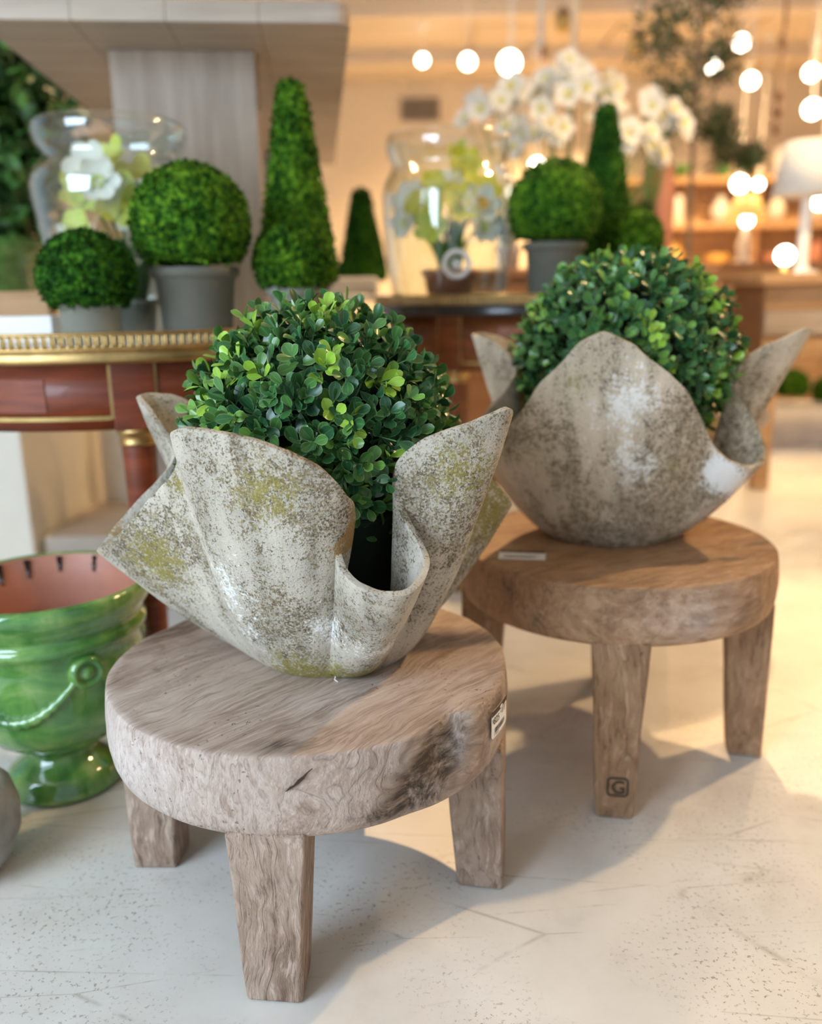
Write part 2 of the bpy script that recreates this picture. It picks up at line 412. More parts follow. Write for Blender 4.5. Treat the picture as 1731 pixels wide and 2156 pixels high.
RIM_REAR = [
    ('C',0.114,0.310,0.337), ('',-0.016,0.260,0.301), ('K',-0.092,0.240,0.278), ('',-0.138,0.210,0.322), ('',-0.183,0.170,0.368),
    ('',-0.223,0.140,0.384), ('B',-0.255,0.110,0.386), ('',-0.211,0.100,0.365), ('',-0.183,0.080,0.338), ('',-0.179,0.060,0.311),
    ('',-0.197,0.040,0.288), ('',-0.231,0.010,0.251), ('',-0.257,-0.020,0.216), ('L',-0.261,-0.055,0.189), ('',-0.245,-0.095,0.193),
    ('',-0.222,-0.115,0.225), ('',-0.195,-0.130,0.256), ('',-0.162,-0.150,0.310), ('',-0.129,-0.170,0.347), ('',-0.104,-0.185,0.379),
    ('',-0.084,-0.190,0.392), ('A',-0.067,-0.193,0.398), ('',-0.044,-0.195,0.392), ('',-0.012,-0.200,0.375), ('',0.014,-0.200,0.351),
    ('',0.044,-0.195,0.329), ('',0.078,-0.185,0.298), ('',0.102,-0.170,0.264), ('',0.124,-0.155,0.228), ('',0.148,-0.145,0.194),
    ('',0.178,-0.150,0.168), ('F',0.205,-0.150,0.160), ('',0.234,-0.135,0.163), ('',0.250,-0.110,0.173), ('',0.255,-0.080,0.199),
    ('',0.241,-0.060,0.240), ('',0.220,-0.045,0.273), ('',0.212,-0.040,0.301), ('',0.220,-0.035,0.328), ('',0.255,-0.030,0.354),
    ('',0.301,-0.020,0.372), ('R',0.361,0.000,0.391), ('',0.346,0.060,0.316), ('',0.324,0.110,0.255), ('E',0.365,0.170,0.197),
    ('',0.347,0.220,0.170), ('',0.252,0.240,0.221), ('',0.184,0.270,0.292)]

def planter_surface(rim, rb, N=440, NV=56):
    """ruled cloth-like shell from a small round base to a folded rim; returns (N+1, NV, 3)"""
    P = np.array([r[1:] for r in rim], float); n = len(P)
    tags = [r[0] for r in rim]
    # centripetal-ish Catmull-Rom, sampled finely
    fine, ft = [], []
    for i in range(n):
        p0, p1, p2, p3 = P[(i - 1) % n], P[i], P[(i + 1) % n], P[(i + 2) % n]
        d0, d1, d2 = [max(1e-6, np.linalg.norm(b - a)) ** 0.5 for a, b in ((p0, p1), (p1, p2), (p2, p3))]
        m1 = (p1 - p0) / d0 - (p2 - p0) / (d0 + d1) + (p2 - p1) / d1
        m2 = (p2 - p1) / d1 - (p3 - p1) / (d1 + d2) + (p3 - p2) / d2
        m1 *= d1; m2 *= d1
        for s in np.linspace(0, 1, 16, endpoint=False):
            h = (2*s**3 - 3*s**2 + 1) * p1 + (s**3 - 2*s**2 + s) * m1 + (-2*s**3 + 3*s**2) * p2 + (s**3 - s**2) * m2
            fine.append(h); ft.append(i + s)
    fine.append(P[0]); ft.append(n)
    fine = np.array(fine); ft = np.array(ft)
    L = np.concatenate([[0], np.cumsum(np.linalg.norm(np.diff(fine, axis=0), axis=1))])
    u = np.linspace(0, L[-1], N + 1)
    R = np.stack([np.interp(u, L, fine[:, k]) for k in range(3)], 1)
    # base angle: piecewise linear through the tips and folds
    ua, th = [], []
    last = None
    for i, tname in enumerate(tags):
        if tname:
            a = atan2(P[i][1], P[i][0])
            if last is not None:
                while a < last: a += 2 * pi
            last = a
            ua.append(np.interp(i, ft, L)); th.append(a)
    ua.append(L[-1]); th.append(th[0] + 2 * pi)
    theta = np.interp(u, ua, th)
    k = np.ones(21) / 21
    dev = theta - np.linspace(theta[0], theta[0] + 2 * pi, N + 1)
    dev = np.convolve(np.concatenate([dev[-11:-1], dev, dev[1:11]]), k, 'valid')
    theta = dev + np.linspace(theta[0], theta[0] + 2 * pi, N + 1)
    rr = np.hypot(R[:, 0], R[:, 1])
    B = np.stack([np.cos(theta), np.sin(theta)], 1)
    out = np.zeros((N + 1, NV, 3))
    for j in range(NV):
        v = j / (NV - 1)
        if v < 0.12:
            s = v / 0.12
            r = rb * 0.86 * s
            out[:, j, :2] = B * r; out[:, j, 2] = 0.0
        else:
            s = (v - 0.12) / 0.88
            p0 = np.concatenate([B * rb * 0.86, np.zeros((N + 1, 1))], 1)
            q = np.concatenate([B * (rb * 1.10) + 0.16 * R[:, :2], 0.012 + 0.035 * R[:, 2:]], 1)
            out[:, j] = (1 - s) ** 2 * p0 + 2 * s * (1 - s) * q + s * s * R
    out[-1] = out[0]
    return out, u / L[-1]

def planter(name, label, rim, rb, loc, mat, stains, seed, thick=0.0085):
    G, u = planter_surface(rim, rb)
    N, NV = G.shape[0] - 1, G.shape[1]
    # hand-made unevenness
    for i in range(N):
        for j in range(4, NV):
            p = G[i, j]
            k = noise.noise(Vector(p) * 14 + Vector((seed, 0, 0))) * 0.0026 + noise.noise(Vector(p) * 60 + Vector((0, seed, 0))) * 0.0007
            d = Vector((p[0], p[1], 0.1)).normalized()
            G[i, j] = p + np.array(d) * k
        G[i, -1, 2] += noise.noise(Vector(G[i, -1]) * 45) * 0.0016
    G[-1] = G[0]
    V = G[:N].reshape(-1, 3)
    F, UV = [], []
    for i in range(N):
        i2 = (i + 1) % N
        for j in range(NV - 1):
            F.append((i * NV + j, i2 * NV + j, i2 * NV + j + 1, i * NV + j + 1))
            ua, ub = i / N, (i + 1) / N
            va, vb = j / (NV - 1), (j + 1) / (NV - 1)
            UV += [ua, va, ub, va, ub, vb, ua, vb]
    me = mesh(name, V, F, mat)
    uvl = me.uv_layers.new(name='UVMap'); uvl.data.foreach_set('uv', UV)
    fields = {k: np.zeros(len(V)) for k in ('dirt', 'moss', 'rust', 'lime')}
    for (kind, x, y, z, rad, amt) in stains:
        d = np.linalg.norm(V - np.array([x, y, z]), axis=1)
        fields[kind] += amt * np.exp(-(d / rad) ** 2)
    for k, a in fields.items():
        at = me.attributes.new(k, 'FLOAT', 'POINT'); at.data.foreach_set('value', np.clip(a, 0, 1.2).astype(np.float32))
    o = obj(name, me, None, loc)
    s = o.modifiers.new('shell', 'SOLIDIFY'); s.thickness = thick; s.offset = 1.0; s.use_even_offset = False
    b = o.modifiers.new('soft_rim', 'BEVEL'); b.width = 0.0028; b.segments = 2; b.limit_method = 'ANGLE'; b.angle_limit = radians(60)
    tag(o, label, 'planter')
    bv = BVHTree.FromPolygons([Vector(loc) + Vector(v) for v in V], F)
    return o, bv

PL1, PL2 = Vector((-0.125, 1.285, 0.3505)), Vector((0.39, 1.69, 0.4175))
ST1 = [('dirt', -0.22, -0.09, 0.20, 0.095, 0.75), ('moss', -0.24, -0.08, 0.17, 0.07, 0.9), ('dirt', 0.0, -0.235, 0.29, 0.07, 0.75), ('moss', -0.05, -0.23, 0.30, 0.06, 0.85),
       ('moss', 0.19, -0.15, 0.31, 0.06, 0.8), ('dirt', 0.17, -0.15, 0.28, 0.08, 0.45), ('moss', 0.24, 0.06, 0.20, 0.08, 1.0), ('dirt', 0.24, 0.06, 0.15, 0.08, 0.6), ('dirt', 0.22, -0.13, 0.2, 0.06, 0.5),
       ('moss', -0.04, -0.115, 0.015, 0.06, 1.0), ('moss', 0.05, -0.11, 0.02, 0.05, 0.9), ('rust', 0.043, -0.175, 0.245, 0.03, 0.9), ('rust', 0.036, -0.19, 0.215, 0.022, 0.8),
       ('rust', -0.32, -0.005, 0.19, 0.04, 0.8), ('lime', -0.13, -0.17, 0.15, 0.05, 0.7), ('lime', 0.01, -0.17, 0.10, 0.035, 0.7), ('lime', 0.08, -0.17, 0.08, 0.045, 0.6),
       ('dirt', -0.05, -0.17, 0.12, 0.04, 0.75), ('dirt', -0.05, -0.15, 0.07, 0.04, 0.6), ('lime', -0.11, -0.15, 0.07, 0.05, 0.6), ('moss', -0.19, -0.13, 0.29, 0.03, 0.9), ('moss', 0.10, -0.16, 0.09, 0.05, 0.7), ('dirt', -0.10, -0.21, 0.33, 0.05, 0.4)]
ST2 = [('dirt', -0.15, -0.14, 0.24, 0.06, 0.85), ('dirt', 0.10, -0.165, 0.20, 0.055, 1.0), ('dirt', 0.08, -0.17, 0.12, 0.055, 0.9), ('dirt', 0.06, -0.19, 0.28, 0.045, 0.7),
       ('dirt', -0.06, -0.11, 0.03, 0.06, 0.9), ('dirt', 0.05, -0.11, 0.03, 0.07, 0.9), ('moss', -0.10, -0.17, 0.31, 0.05, 0.6), ('lime', 0.16, -0.14, 0.15, 0.035, 1.2),
       ('lime', 0.20, -0.12, 0.12, 0.04, 0.9), ('lime', -0.02, -0.20, 0.28, 0.06, 0.75), ('dirt', 0.24, -0.06, 0.20, 0.06, 1.1), ('dirt', 0.22, -0.05, 0.27, 0.03, 1.0), ('moss', 0.07, -0.17, 0.16, 0.06, 0.5),
       ('dirt', -0.10, -0.16, 0.14, 0.035, 0.7), ('lime', 0.0, -0.18, 0.16, 0.05, 0.7), ('dirt', -0.05, -0.17, 0.18, 0.03, 0.5)]
pl_f, BV1 = planter('handkerchief_planter', 'grey folded handkerchief planter speckled with olive lichen on the nearer stool', RIM_FRONT, 0.115, PL1, M['conc_f'], ST1, 3.0)
pl_r, BV2 = planter('handkerchief_planter', 'sandy folded handkerchief planter with dark stains and a central peak on the farther stool', RIM_REAR, 0.112, PL2, M['conc_r'], ST2, 9.0)
tag(pl_f, group='folded cement planters'); tag(pl_r, group='folded cement planters')
# thread hanging from the drain hole of the nearer planter
th_v, th_f = tube([(0.012, -0.118, 0.012), (0.014, -0.124, 0.006), (0.013, -0.127, 0.0022), (0.018, -0.133, 0.0018)], 0.0008, 6)
dh = obj('drain_hole', mesh('drain_hole', *lathe([(0.0, 0.0), (0.004, 0.0), (0.0048, 0.0014), (0.0036, 0.0022)], 14), M['ink']), pl_f, (0.010, -0.1235, 0.0125), (radians(68), 0, 0))
obj('thread', mesh('thread', th_v, th_f, M['paper']), dh).matrix_parent_inverse = dh.matrix_basis.inverted()

# ------------------------------------------------------------------ boxwood balls
def leaf_geometry(L, Wd, curl, fold):
    rows = [(0.0, 0.07), (0.14, 0.16), (0.34, 0.62), (0.55, 0.95), (0.76, 1.0), (0.91, 0.70), (1.0, 0.10)]
    V, F, UV = [], [], []
    for t, w in rows:
        z = curl * (t * t) * L
        x = t * L
        for s in (-1, -0.5, 0, 0.5, 1):
            V.append((x, s * w * Wd / 2, z + abs(s) * fold * w * Wd / 2 - 0.10 * (1 - abs(s)) * 0 ))
    n = 5
    for r in range(len(rows) - 1):
        for c in range(n - 1):
            F.append((r * n + c, r * n + c + 1, (r + 1) * n + c + 1, (r + 1) * n + c))
            for (rr_, cc) in ((r, c), (r, c + 1), (r + 1, c + 1), (r + 1, c)):
                UV += [cc / (n - 1), rows[rr_][0]]
    return V, F, UV

LEAF_SHAPES = [leaf_geometry(1, 0.60, 0.12, 0.28), leaf_geometry(1, 0.54, -0.14, 0.20), leaf_geometry(1, 0.64, 0.02, 0.34)]
LEAF_ME = {}
for si, (v, f, uv) in enumerate(LEAF_SHAPES):
    for mi, m in enumerate(LEAF):
        me = mesh('leaf', v, f, m); l = me.uv_layers.new(name='UVMap'); l.data.foreach_set('uv', uv)
        LEAF_ME[(si, mi)] = me

def rot_to(d, r):
    """matrix with x along d and random spin"""
    d = d.normalized()
    a = d.orthogonal().normalized(); b = d.cross(a)
    q = r.uniform(0, 2 * pi)
    y = a * cos(q) + b * sin(q); z = d.cross(y)
    return Matrix((d, y, z)).transposed()

def boxwood(label, centre, R, leaf_len, nsprig, bv, seed, base_at):
    r = random.Random(seed)
    root = thing('boxwood_ball', label, 'topiary', centre, 0, 'leafy boxwood balls in the cement planters')
    eye = Vector((0, 0, CAM_Z))
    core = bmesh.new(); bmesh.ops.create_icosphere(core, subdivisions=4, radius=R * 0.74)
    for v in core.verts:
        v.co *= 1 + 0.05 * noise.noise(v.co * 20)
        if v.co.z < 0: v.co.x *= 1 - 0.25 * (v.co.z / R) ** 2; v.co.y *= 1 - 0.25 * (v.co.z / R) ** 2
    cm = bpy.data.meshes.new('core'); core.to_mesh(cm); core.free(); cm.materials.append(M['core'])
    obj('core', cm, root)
    b0 = Vector(base_at) - Vector(centre)
    lp = lathe([(0.0, b0.z + 0.012), (0.085, b0.z + 0.012), (0.118, -R * 0.62), (0.124, -R * 0.60), (0.124, -R * 0.56), (0.0, -R * 0.55)], 40)  # dark filler under the ball, added so the planter's inside reads as shade
    lo = obj('dark_filler', mesh('dark_filler', *lp, M['core']), root, (b0.x, b0.y, 0)); lo['label'] = 'added black filler for the shaded inside of the planter'
    leaves, stems = [], []
    ga = pi * (3 - sqrt(5))
    for i in range(nsprig):
        z = 1 - 2 * (i + 0.5) / nsprig
        if z < -0.86: continue
        rr = sqrt(max(0, 1 - z * z)); a = i * ga + r.uniform(-0.12, 0.12)
        d = Vector((rr * cos(a), rr * sin(a), z + r.uniform(-0.03, 0.03))).normalized()
        shrink = 1.0 if z > -0.15 else 1 - 0.16 * ((-z - 0.15) / 0.85)
        ax = (d + Vector((r.gauss(0, 0.38), r.gauss(0, 0.38), r.gauss(0, 0.38) + 0.10))).normalized()
        Rb = R * shrink * (r.uniform(0.83, 0.90) if i % 3 else r.uniform(0.72, 0.80))
        base = d * Rb
        out = leaf_len * r.uniform(1.0, 1.45)
        Rm = rot_to(ax, r)
        stems.append((base - ax * leaf_len * 0.5, base + ax * out * 0.75))
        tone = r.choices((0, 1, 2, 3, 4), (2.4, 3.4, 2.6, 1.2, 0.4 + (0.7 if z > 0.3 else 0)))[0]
        for k in range(3):
            h = out * (0.10 + 0.32 * k)
            for s in (0, 1):
                az = k * pi / 2 + s * pi + r.uniform(-0.35, 0.35)
                el = 0.35 + 0.30 * k + r.uniform(-0.18, 0.18)
                dl = Rm @ Vector((sin(el), cos(el) * cos(az), cos(el) * sin(az)))
                pos = base + ax * h
                L = leaf_len * r.uniform(0.80, 1.15) * (1.0 - 0.10 * k)
                xx = dl.normalized(); zz = (ax - xx * ax.dot(xx)).normalized(); yy = zz.cross(xx)
                m3 = Matrix((xx, yy, zz)).transposed()
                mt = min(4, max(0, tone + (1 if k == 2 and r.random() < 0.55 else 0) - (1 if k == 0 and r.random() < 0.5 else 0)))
                leaves.append([pos, m3, L, mt, r.randrange(3), ax])
    good = []
    for lf in leaves:
        pos, m3, L, mt, si, ax = lf
        wp = Vector(centre) + pos; tip = wp + m3.col[0] * L
        c0 = Vector(centre)
        dv = tip - c0
        hit = bv.ray_cast(c0, dv.normalized(), dv.length + 0.004)
        if hit[0] is not None: continue
        dv = wp - c0
        if bv.ray_cast(c0, dv.normalized(), dv.length + 0.004)[0] is not None: continue
        ev = eye - (wp + tip) / 2
        vis = bv.ray_cast((wp + tip) / 2, ev.normalized(), ev.length)[0] is None
        facing = abs(m3.col[2].dot(ev.normalized())) * L * L / ev.length_squared
        front = pos.normalized().dot(ev.normalized())
        score = facing * (1.0 if vis else 0.0) * (1.0 if front > 0.15 else 0.0) * (pos.length / R) ** 6
        good.append((score, lf))
    good.sort(key=lambda q: -q[0])
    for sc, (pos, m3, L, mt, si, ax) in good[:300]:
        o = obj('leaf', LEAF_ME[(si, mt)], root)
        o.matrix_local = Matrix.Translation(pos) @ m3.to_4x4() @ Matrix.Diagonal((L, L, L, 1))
    V, F, UV, MI = [], [], [], []
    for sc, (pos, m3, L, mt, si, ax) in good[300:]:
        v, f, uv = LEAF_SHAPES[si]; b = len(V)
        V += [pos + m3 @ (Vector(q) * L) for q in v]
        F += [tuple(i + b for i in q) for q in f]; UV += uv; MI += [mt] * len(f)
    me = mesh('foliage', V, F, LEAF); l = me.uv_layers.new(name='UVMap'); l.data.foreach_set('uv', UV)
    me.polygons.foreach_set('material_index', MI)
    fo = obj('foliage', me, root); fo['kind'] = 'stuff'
    sv = join(*[tube((a, (a + b) / 2, b), 0.0011, 4, False) for a, b in stems])
    so = obj('stems', mesh('stems', sv[0], sv[1], M['stem']), root); so['kind'] = 'stuff'
    return root

boxwood('dense green boxwood ball in the grey planter, nearest the camera', (-0.134, 1.300, 0.682), 0.184, 0.0310, 780, BV1, 11, PL1)
boxwood('slightly blurred green boxwood ball in the sandy planter behind', (0.424, 1.745, 0.744), 0.206, 0.0290, 840, BV2, 12, PL2)

# ------------------------------------------------------------------ teak stools
def slab_mesh(R, t, mat, seed, hollows, knots, NA=220):
    """irregular round slab: origin at its underside centre"""
    prof = [(0.0, t), (0.30, t), (0.55, t), (0.78, t), (0.90, t), (0.955, t), (0.982, t - 0.0004), (0.989, t - 0.0022), (0.9925, t - 0.0055), (0.998, t * 0.80), (1.003, t * 0.62), (1.005, t * 0.45), (1.001, t * 0.30),
            (0.992, t * 0.17), (0.978, t * 0.07), (0.958, t * 0.015), (0.93, 0.0), (0.6, 0.0), (0.0, 0.0)]
    # densify
    pr = []
    for (a, b) in zip(prof[:-1], prof[1:]):
        k = 3 if abs(a[1] - b[1]) > 0.012 else (4 if abs(a[0] - b[0]) > 0.1 and a[1] > 0 else 1)
        for q in range(k): pr.append((a[0] + (b[0] - a[0]) * q / k, a[1] + (b[1] - a[1]) * q / k))
    pr.append(prof[-1])
    V, F = [], []
    n = len(pr)
    for i in range(NA):
        a = 2 * pi * i / NA
        for (r, z) in pr:
            rad = R * r * (1 + 0.010 * noise.noise(Vector((cos(a) * 1.3, sin(a) * 1.3, seed))) * r)
            p = Vector((rad * cos(a), rad * sin(a), z))
            top = z >= t - 1e-6
            if top: p.z += 0.0016 * noise.noise(p * 9 + Vector((seed, 0, 0))) * min(1, (1 - r) * 12)
            for (hx, hy, hz, hr, dep) in hollows:
                d = (p - Vector((hx, hy, hz))).length / hr
                if d < 2:
                    w = math.exp(-d * d * 1.6) * dep
                    if r > 0.9: p.x -= cos(a) * w; p.y -= sin(a) * w
                    if top: p.z -= w * 0.6
            if r > 0.98: 
                w = noise.noise(p * 26 + Vector((0, seed, 0))) * 0.0012
                p.x += cos(a) * w; p.y += sin(a) * w
            V.append(p)
    for i in range(NA):
        j = (i + 1) % NA
        for k in range(n - 1): F.append((i * n + k, i * n + k + 1, j * n + k + 1, j * n + k))
    me = mesh('seat_slab', V, F, mat)
    A = np.array([tuple(v) for v in V])
    for nm in ('knot', 'pale'):
        f = np.zeros(len(V))
        for (kind, x, y, z, rx, ry, rz_, ang, amt) in knots:
            if kind != nm: continue
            d = A - np.array([x, y, z])
            ca, sa = cos(ang), sin(ang)
            dx = d[:, 0] * ca + d[:, 1] * sa; dy = -d[:, 0] * sa + d[:, 1] * ca
            f += amt * np.exp(-((dx / rx) ** 2 + (dy / ry) ** 2 + (d[:, 2] / rz_) ** 2))
        at = me.attributes.new(nm, 'FLOAT', 'POINT'); at.data.foreach_set('value', np.clip(f, 0, 1).astype(np.float32))
    return me

def stool_leg(parent, R, ang, h, mat, wt, wb, dt, db, twist=0.0, lean=0.0):
    """tapered squared leg, outer face near the rim; ang is the plan angle of the leg"""
    V = []
    levels = 7
    for k in range(levels):
        s = k / (levels - 1)
        w = wb + (wt - wb) * s; d = db + (dt - db) * s
        ro = R * (0.985 - lean * (1 - s))
        z = h * s
        for (a, b) in ((-1, 0), (1, 0), (1, 1), (-1, 1)):
            x = ro - b * d; y = a * w / 2 * (0.93 if b else 1)
            j = 0.0022
            V.append((x + j * noise.noise(Vector((x * 9, y * 30, z * 9 + ang * 5))), y + j * noise.noise(Vector((x * 9 + 5, y * 30, z * 9 + ang * 3))), z))
    F = [(0, 3, 2, 1), tuple(range((levels - 1) * 4, levels * 4))]
    for k in range(levels - 1):
        for c in range(4):
            c2 = (c + 1) % 4
            F.append((k * 4 + c, k * 4 + c2, (k + 1) * 4 + c2, (k + 1) * 4 + c))
    me = mesh('leg', V, F, mat, True)
    o = obj('leg', me, parent, (0, 0, 0), (0, 0, ang + twist))
    bevel(o, 0.006, 3, 35)
    w = o.modifiers.new('wn', 'WEIGHTED_NORMAL'); w.keep_sharp = True
    return o

def stool(label, loc, R, h, t, angs, mat, matleg, hollows, knots, seed, dims):
    st = thing('teak_stool', label, 'stool', loc, 0, 'low round teak stools')
    obj('seat_slab', slab_mesh(R, t, mat, seed, hollows, knots), st, (0, 0, h - t))
    legs = [stool_leg(st, R, a, h - t + 0.010, matleg, *dims) for a in angs]
    return st, legs

def polar(R, deg, z): return (R * cos(radians(deg)), R * sin(radians(deg)), z)

S1 = Vector((-0.156, 1.243, 0)); R1, H1, T1 = 0.297, 0.350, 0.116
hx, hy, _ = polar(R1, -50, 0)
st1, legs1 = stool('pale weathered teak stool nearest the camera, carrying the grey planter', S1, R1, H1, T1, [radians(a) for a in (-96, -9, 84, 175)], M['teak_f'], M['teak_leg'],
    [polar(R1, -49, 0.078) + (0.046, 0.020), polar(R1, -59, 0.035) + (0.040, 0.013), polar(R1 * 0.99, -44, T1) + (0.026, 0.016), polar(R1 * 0.92, 150, T1) + (0.05, 0.006)],
    [('knot', *polar(R1, -48, 0.080), 0.040, 0.040, 0.036, 0, 1.6), ('knot', *polar(R1, -56, 0.048), 0.036, 0.036, 0.030, 0, 1.5), ('knot', *polar(R1, -64, 0.022), 0.05, 0.05, 0.014, 0, 1.2), ('knot', *polar(R1 * 0.93, 150, T1), 0.085, 0.035, 0.02, 1.05, 0.9),
     ('knot', *polar(R1 * 0.90, -92, T1), 0.036, 0.018, 0.012, 0.05, 0.9), ('knot', *polar(R1 * 0.8, 118, T1), 0.05, 0.02, 0.02, 0.7, 0.8),
     ('pale', *polar(R1, -43, 0.09), 0.010, 0.010, 0.035, 0, 1.2), ('pale', *polar(R1, 215, 0.05), 0.14, 0.14, 0.08, 0, 0.55), ('pale', *polar(R1 * 0.5, -60, T1), 0.12, 0.05, 0.02, 0.4, 0.35),
     ('knot', *polar(R1, -20, 0.10), 0.03, 0.03, 0.012, 0, 0.5), ('knot', *polar(R1, -33, 0.05), 0.016, 0.016, 0.08, 0, 0.45)], 2.0, (0.104, 0.072, 0.085, 0.070, 0.0, -0.005))
S2 = Vector((0.390, 1.634, 0)); R2, H2, T2 = 0.295, 0.417, 0.105
st2, legs2 = stool('brown teak stool behind, carrying the sandy planter', S2, R2, H2, T2, [radians(a) for a in (-100, -13, 78, 167)], M['teak_r'], M['teak_rleg'],
    [polar(R2 * 0.78, -28, T2) + (0.02, 0.010), polar(R2, -140, 0.06) + (0.02, 0.006)],
    [('knot', *polar(R2 * 0.74, -38, T2), 0.03, 0.012, 0.012, 0.1, 1.0), ('knot', *polar(R2 * 0.9, -8, T2), 0.04, 0.016, 0.012, 0.5, 0.8), ('knot', *polar(R2, -140, 0.07), 0.016, 0.016, 0.018, 0, 0.8),
     ('knot', *polar(R2 * 0.86, -100, T2), 0.07, 0.03, 0.012, 0.1, 0.55), ('knot', *polar(R2, -128, 0.03), 0.012, 0.012, 0.014, 0, 0.7), ('pale', *polar(R2, -75, 0.05), 0.10, 0.10, 0.05, 0, 0.3)], 6.0, (0.098, 0.062, 0.085, 0.062, 0.0, -0.005))

# burnt initial in a rounded square, low on the front leg of the farther stool
def framed_ring(w, r, th):
    pts = []
    for (cx_, cy_, a0) in ((w / 2 - r, w / 2 - r, 0), (-w / 2 + r, w / 2 - r, 90), (-w / 2 + r, -w / 2 + r, 180), (w / 2 - r, -w / 2 + r, 270)):
        for k in range(6):
            a = radians(a0 + 18 * k); pts.append((cx_, cy_, cos(a), sin(a)))
    V = [(cx_ + (r) * ca, cy_ + r * sa, 0) for cx_, cy_, ca, sa in pts] + [(cx_ + (r - th) * ca, cy_ + (r - th) * sa, 0) for cx_, cy_, ca, sa in pts]
    n = len(pts)
    F = [(i, (i + 1) % n, n + (i + 1) % n, n + i) for i in range(n)]
    return V, F
lg = legs2[0]
gm = Matrix.Translation((R2 * 0.985 + 0.0032, 0.004, 0.062)) @ Matrix.Rotation(radians(90), 4, 'Z') @ Matrix.Rotation(radians(90), 4, 'X')
go = obj('brand_frame', mesh('brand_frame', *framed_ring(0.036, 0.007, 0.0032), M['burnt'], False), lg); go.matrix_local = gm
gt = obj('brand_letter', text_mesh('G', 0.034, M['burnt'], 0.0004), lg); gt.matrix_local = gm @ Matrix.Translation((-0.0118, -0.0118, 0.0003))

# price tag wrapped on the rim of the nearer stool
def on_rim(me, R, ang, z0, rise):
    for v in me.vertices:
        a = ang + v.co.x / R; rr = R + rise + v.co.z
        v.co = (rr * cos(a), rr * sin(a), z0 + v.co.y)
    me.update(); return me
def grid_rect(x0, x1, y0, y1, nx=14, r=0.0):
    V = []; F = []
    for i in range(nx + 1):
        s = i / nx; x = x0 + (x1 - x0) * s
        e = r - sqrt(max(0, r * r - max(0, r - min(x - x0, x1 - x)) ** 2)) if r else 0
        V += [(x, y0 + e, 0), (x, y1 - e, 0)]
    for i in range(nx): F.append((2 * i, 2 * i + 2, 2 * i + 3, 2 * i + 1))
    return V, F
TAGA, TAGZ = radians(-24.0), H1 - 0.040
RT = R1 * 1.004 + 0.0025
lab = obj('price_tag', on_rim(mesh('price_tag', *grid_rect(-0.032, 0.032, -0.021, 0.021, 16, 0.004), M['paper']), RT, TAGA, TAGZ, 0.0), None)
lab.parent = st1; lab['label'] = 'white price tag with barcode and brown header'
def print_on(name, me, x, y, rise=0.0006):
    for v in me.vertices: v.co = (v.co.x + x, v.co.y + y, 0.0)
    return obj(name, on_rim(me, RT, TAGA, TAGZ, rise), lab)
print_on('tag_header', mesh('tag_header', *grid_rect(-0.0318, 0.0318, 0.0125, 0.0205, 16), M['tagbrown']), 0, 0)
print_on('header_logo', mesh('header_logo', *grid_rect(-0.004, 0.008, 0.0142, 0.0186, 4, 0.0018), M['paper']), 0, 0, 0.0011)
print_on('price_text', text_mesh('$', 0.0075, M['ink']), -0.030, 0.0035)
print_on('price_text', text_mesh('825', 0.0145, M['ink']), -0.0258, -0.0005)
print_on('price_text', text_mesh('00', 0.0048, M['ink']), -0.0010, 0.0062)
for k, (x, y, w) in enumerate(((0.006, 0.0090, 0.007), (0.0155, 0.0090, 0.010), (0.006, 0.0064, 0.006), (0.0155, 0.0064, 0.008), (0.006, 0.0038, 0.006), (0.0155, 0.0038, 0.005))):
    print_on('small_print', mesh('small_print', *grid_rect(x, x + w, y, y + 0.0012, 3), M['ink']), 0, 0)
rb_ = random.Random(3); x = -0.022
while x < 0.020:
    w = rb_.choice((0.0006, 0.0011, 0.0016))
    print_on('barcode_bar', mesh('barcode_bar', *grid_rect(x, x + w, -0.0145, -0.0070, 1), M['ink']), 0, 0)
    x += w + rb_.choice((0.0007, 0.0012))
print_on('barcode_number', text_mesh('2 10000012', 0.0042, M['ink']), -0.024, -0.0185)

# drying split in the side of the nearer stool
def split_mesh(pts, w):
    V, F = [], []
    n = len(pts)
    for i, (x, y) in enumerate(pts):
        k = w * sin(pi * (i + 0.35) / (n - 0.3)) * (1 + 0.35 * sin(i * 2.3)) + 0.0002
        V += [(x - k * 0.5, y + k, 0), (x + k * 0.5, y - k, 0)]
    F = [(2 * i, 2 * i + 1, 2 * i + 3, 2 * i + 2) for i in range(n - 1)]
    return V, F
cr = on_rim(mesh('split', *split_mesh([(-0.020, -0.017), (-0.014, -0.012), (-0.010, -0.010), (-0.004, -0.004), (0.002, 0.001), (0.007, 0.007), (0.013, 0.012)], 0.0016), M['burnt'], False), R1 * 1.0045, radians(-86), H1 - 0.026, 0.0004)
obj('split', cr, st1)['label'] = 'dark drying split in the side'

# paper tag lying on the farther stool
tg = obj('price_tag', mesh('price_tag', *box(-0.042, 0.042, -0.024, 0.024, 0, 0.0012), M['paper'], False), None, (0.200, 1.535, H2 + 0.0006), (0, 0, radians(-10)))
tag(tg, 'white paper tag lying on top of the farther stool', 'tag')
for k, y in enumerate((-0.015, -0.011, -0.007)):
    obj('small_print', mesh('small_print', *box(-0.034 + 0.002 * k, 0.02 + 0.005 * k, y, y + 0.0015, 0.0013, 0.0016), M['ink'], False), tg)
obj('tag_header', mesh('tag_header', *box(-0.041, 0.041, 0.014, 0.023, 0.0013, 0.0016), M['tagbrown'], False), tg)
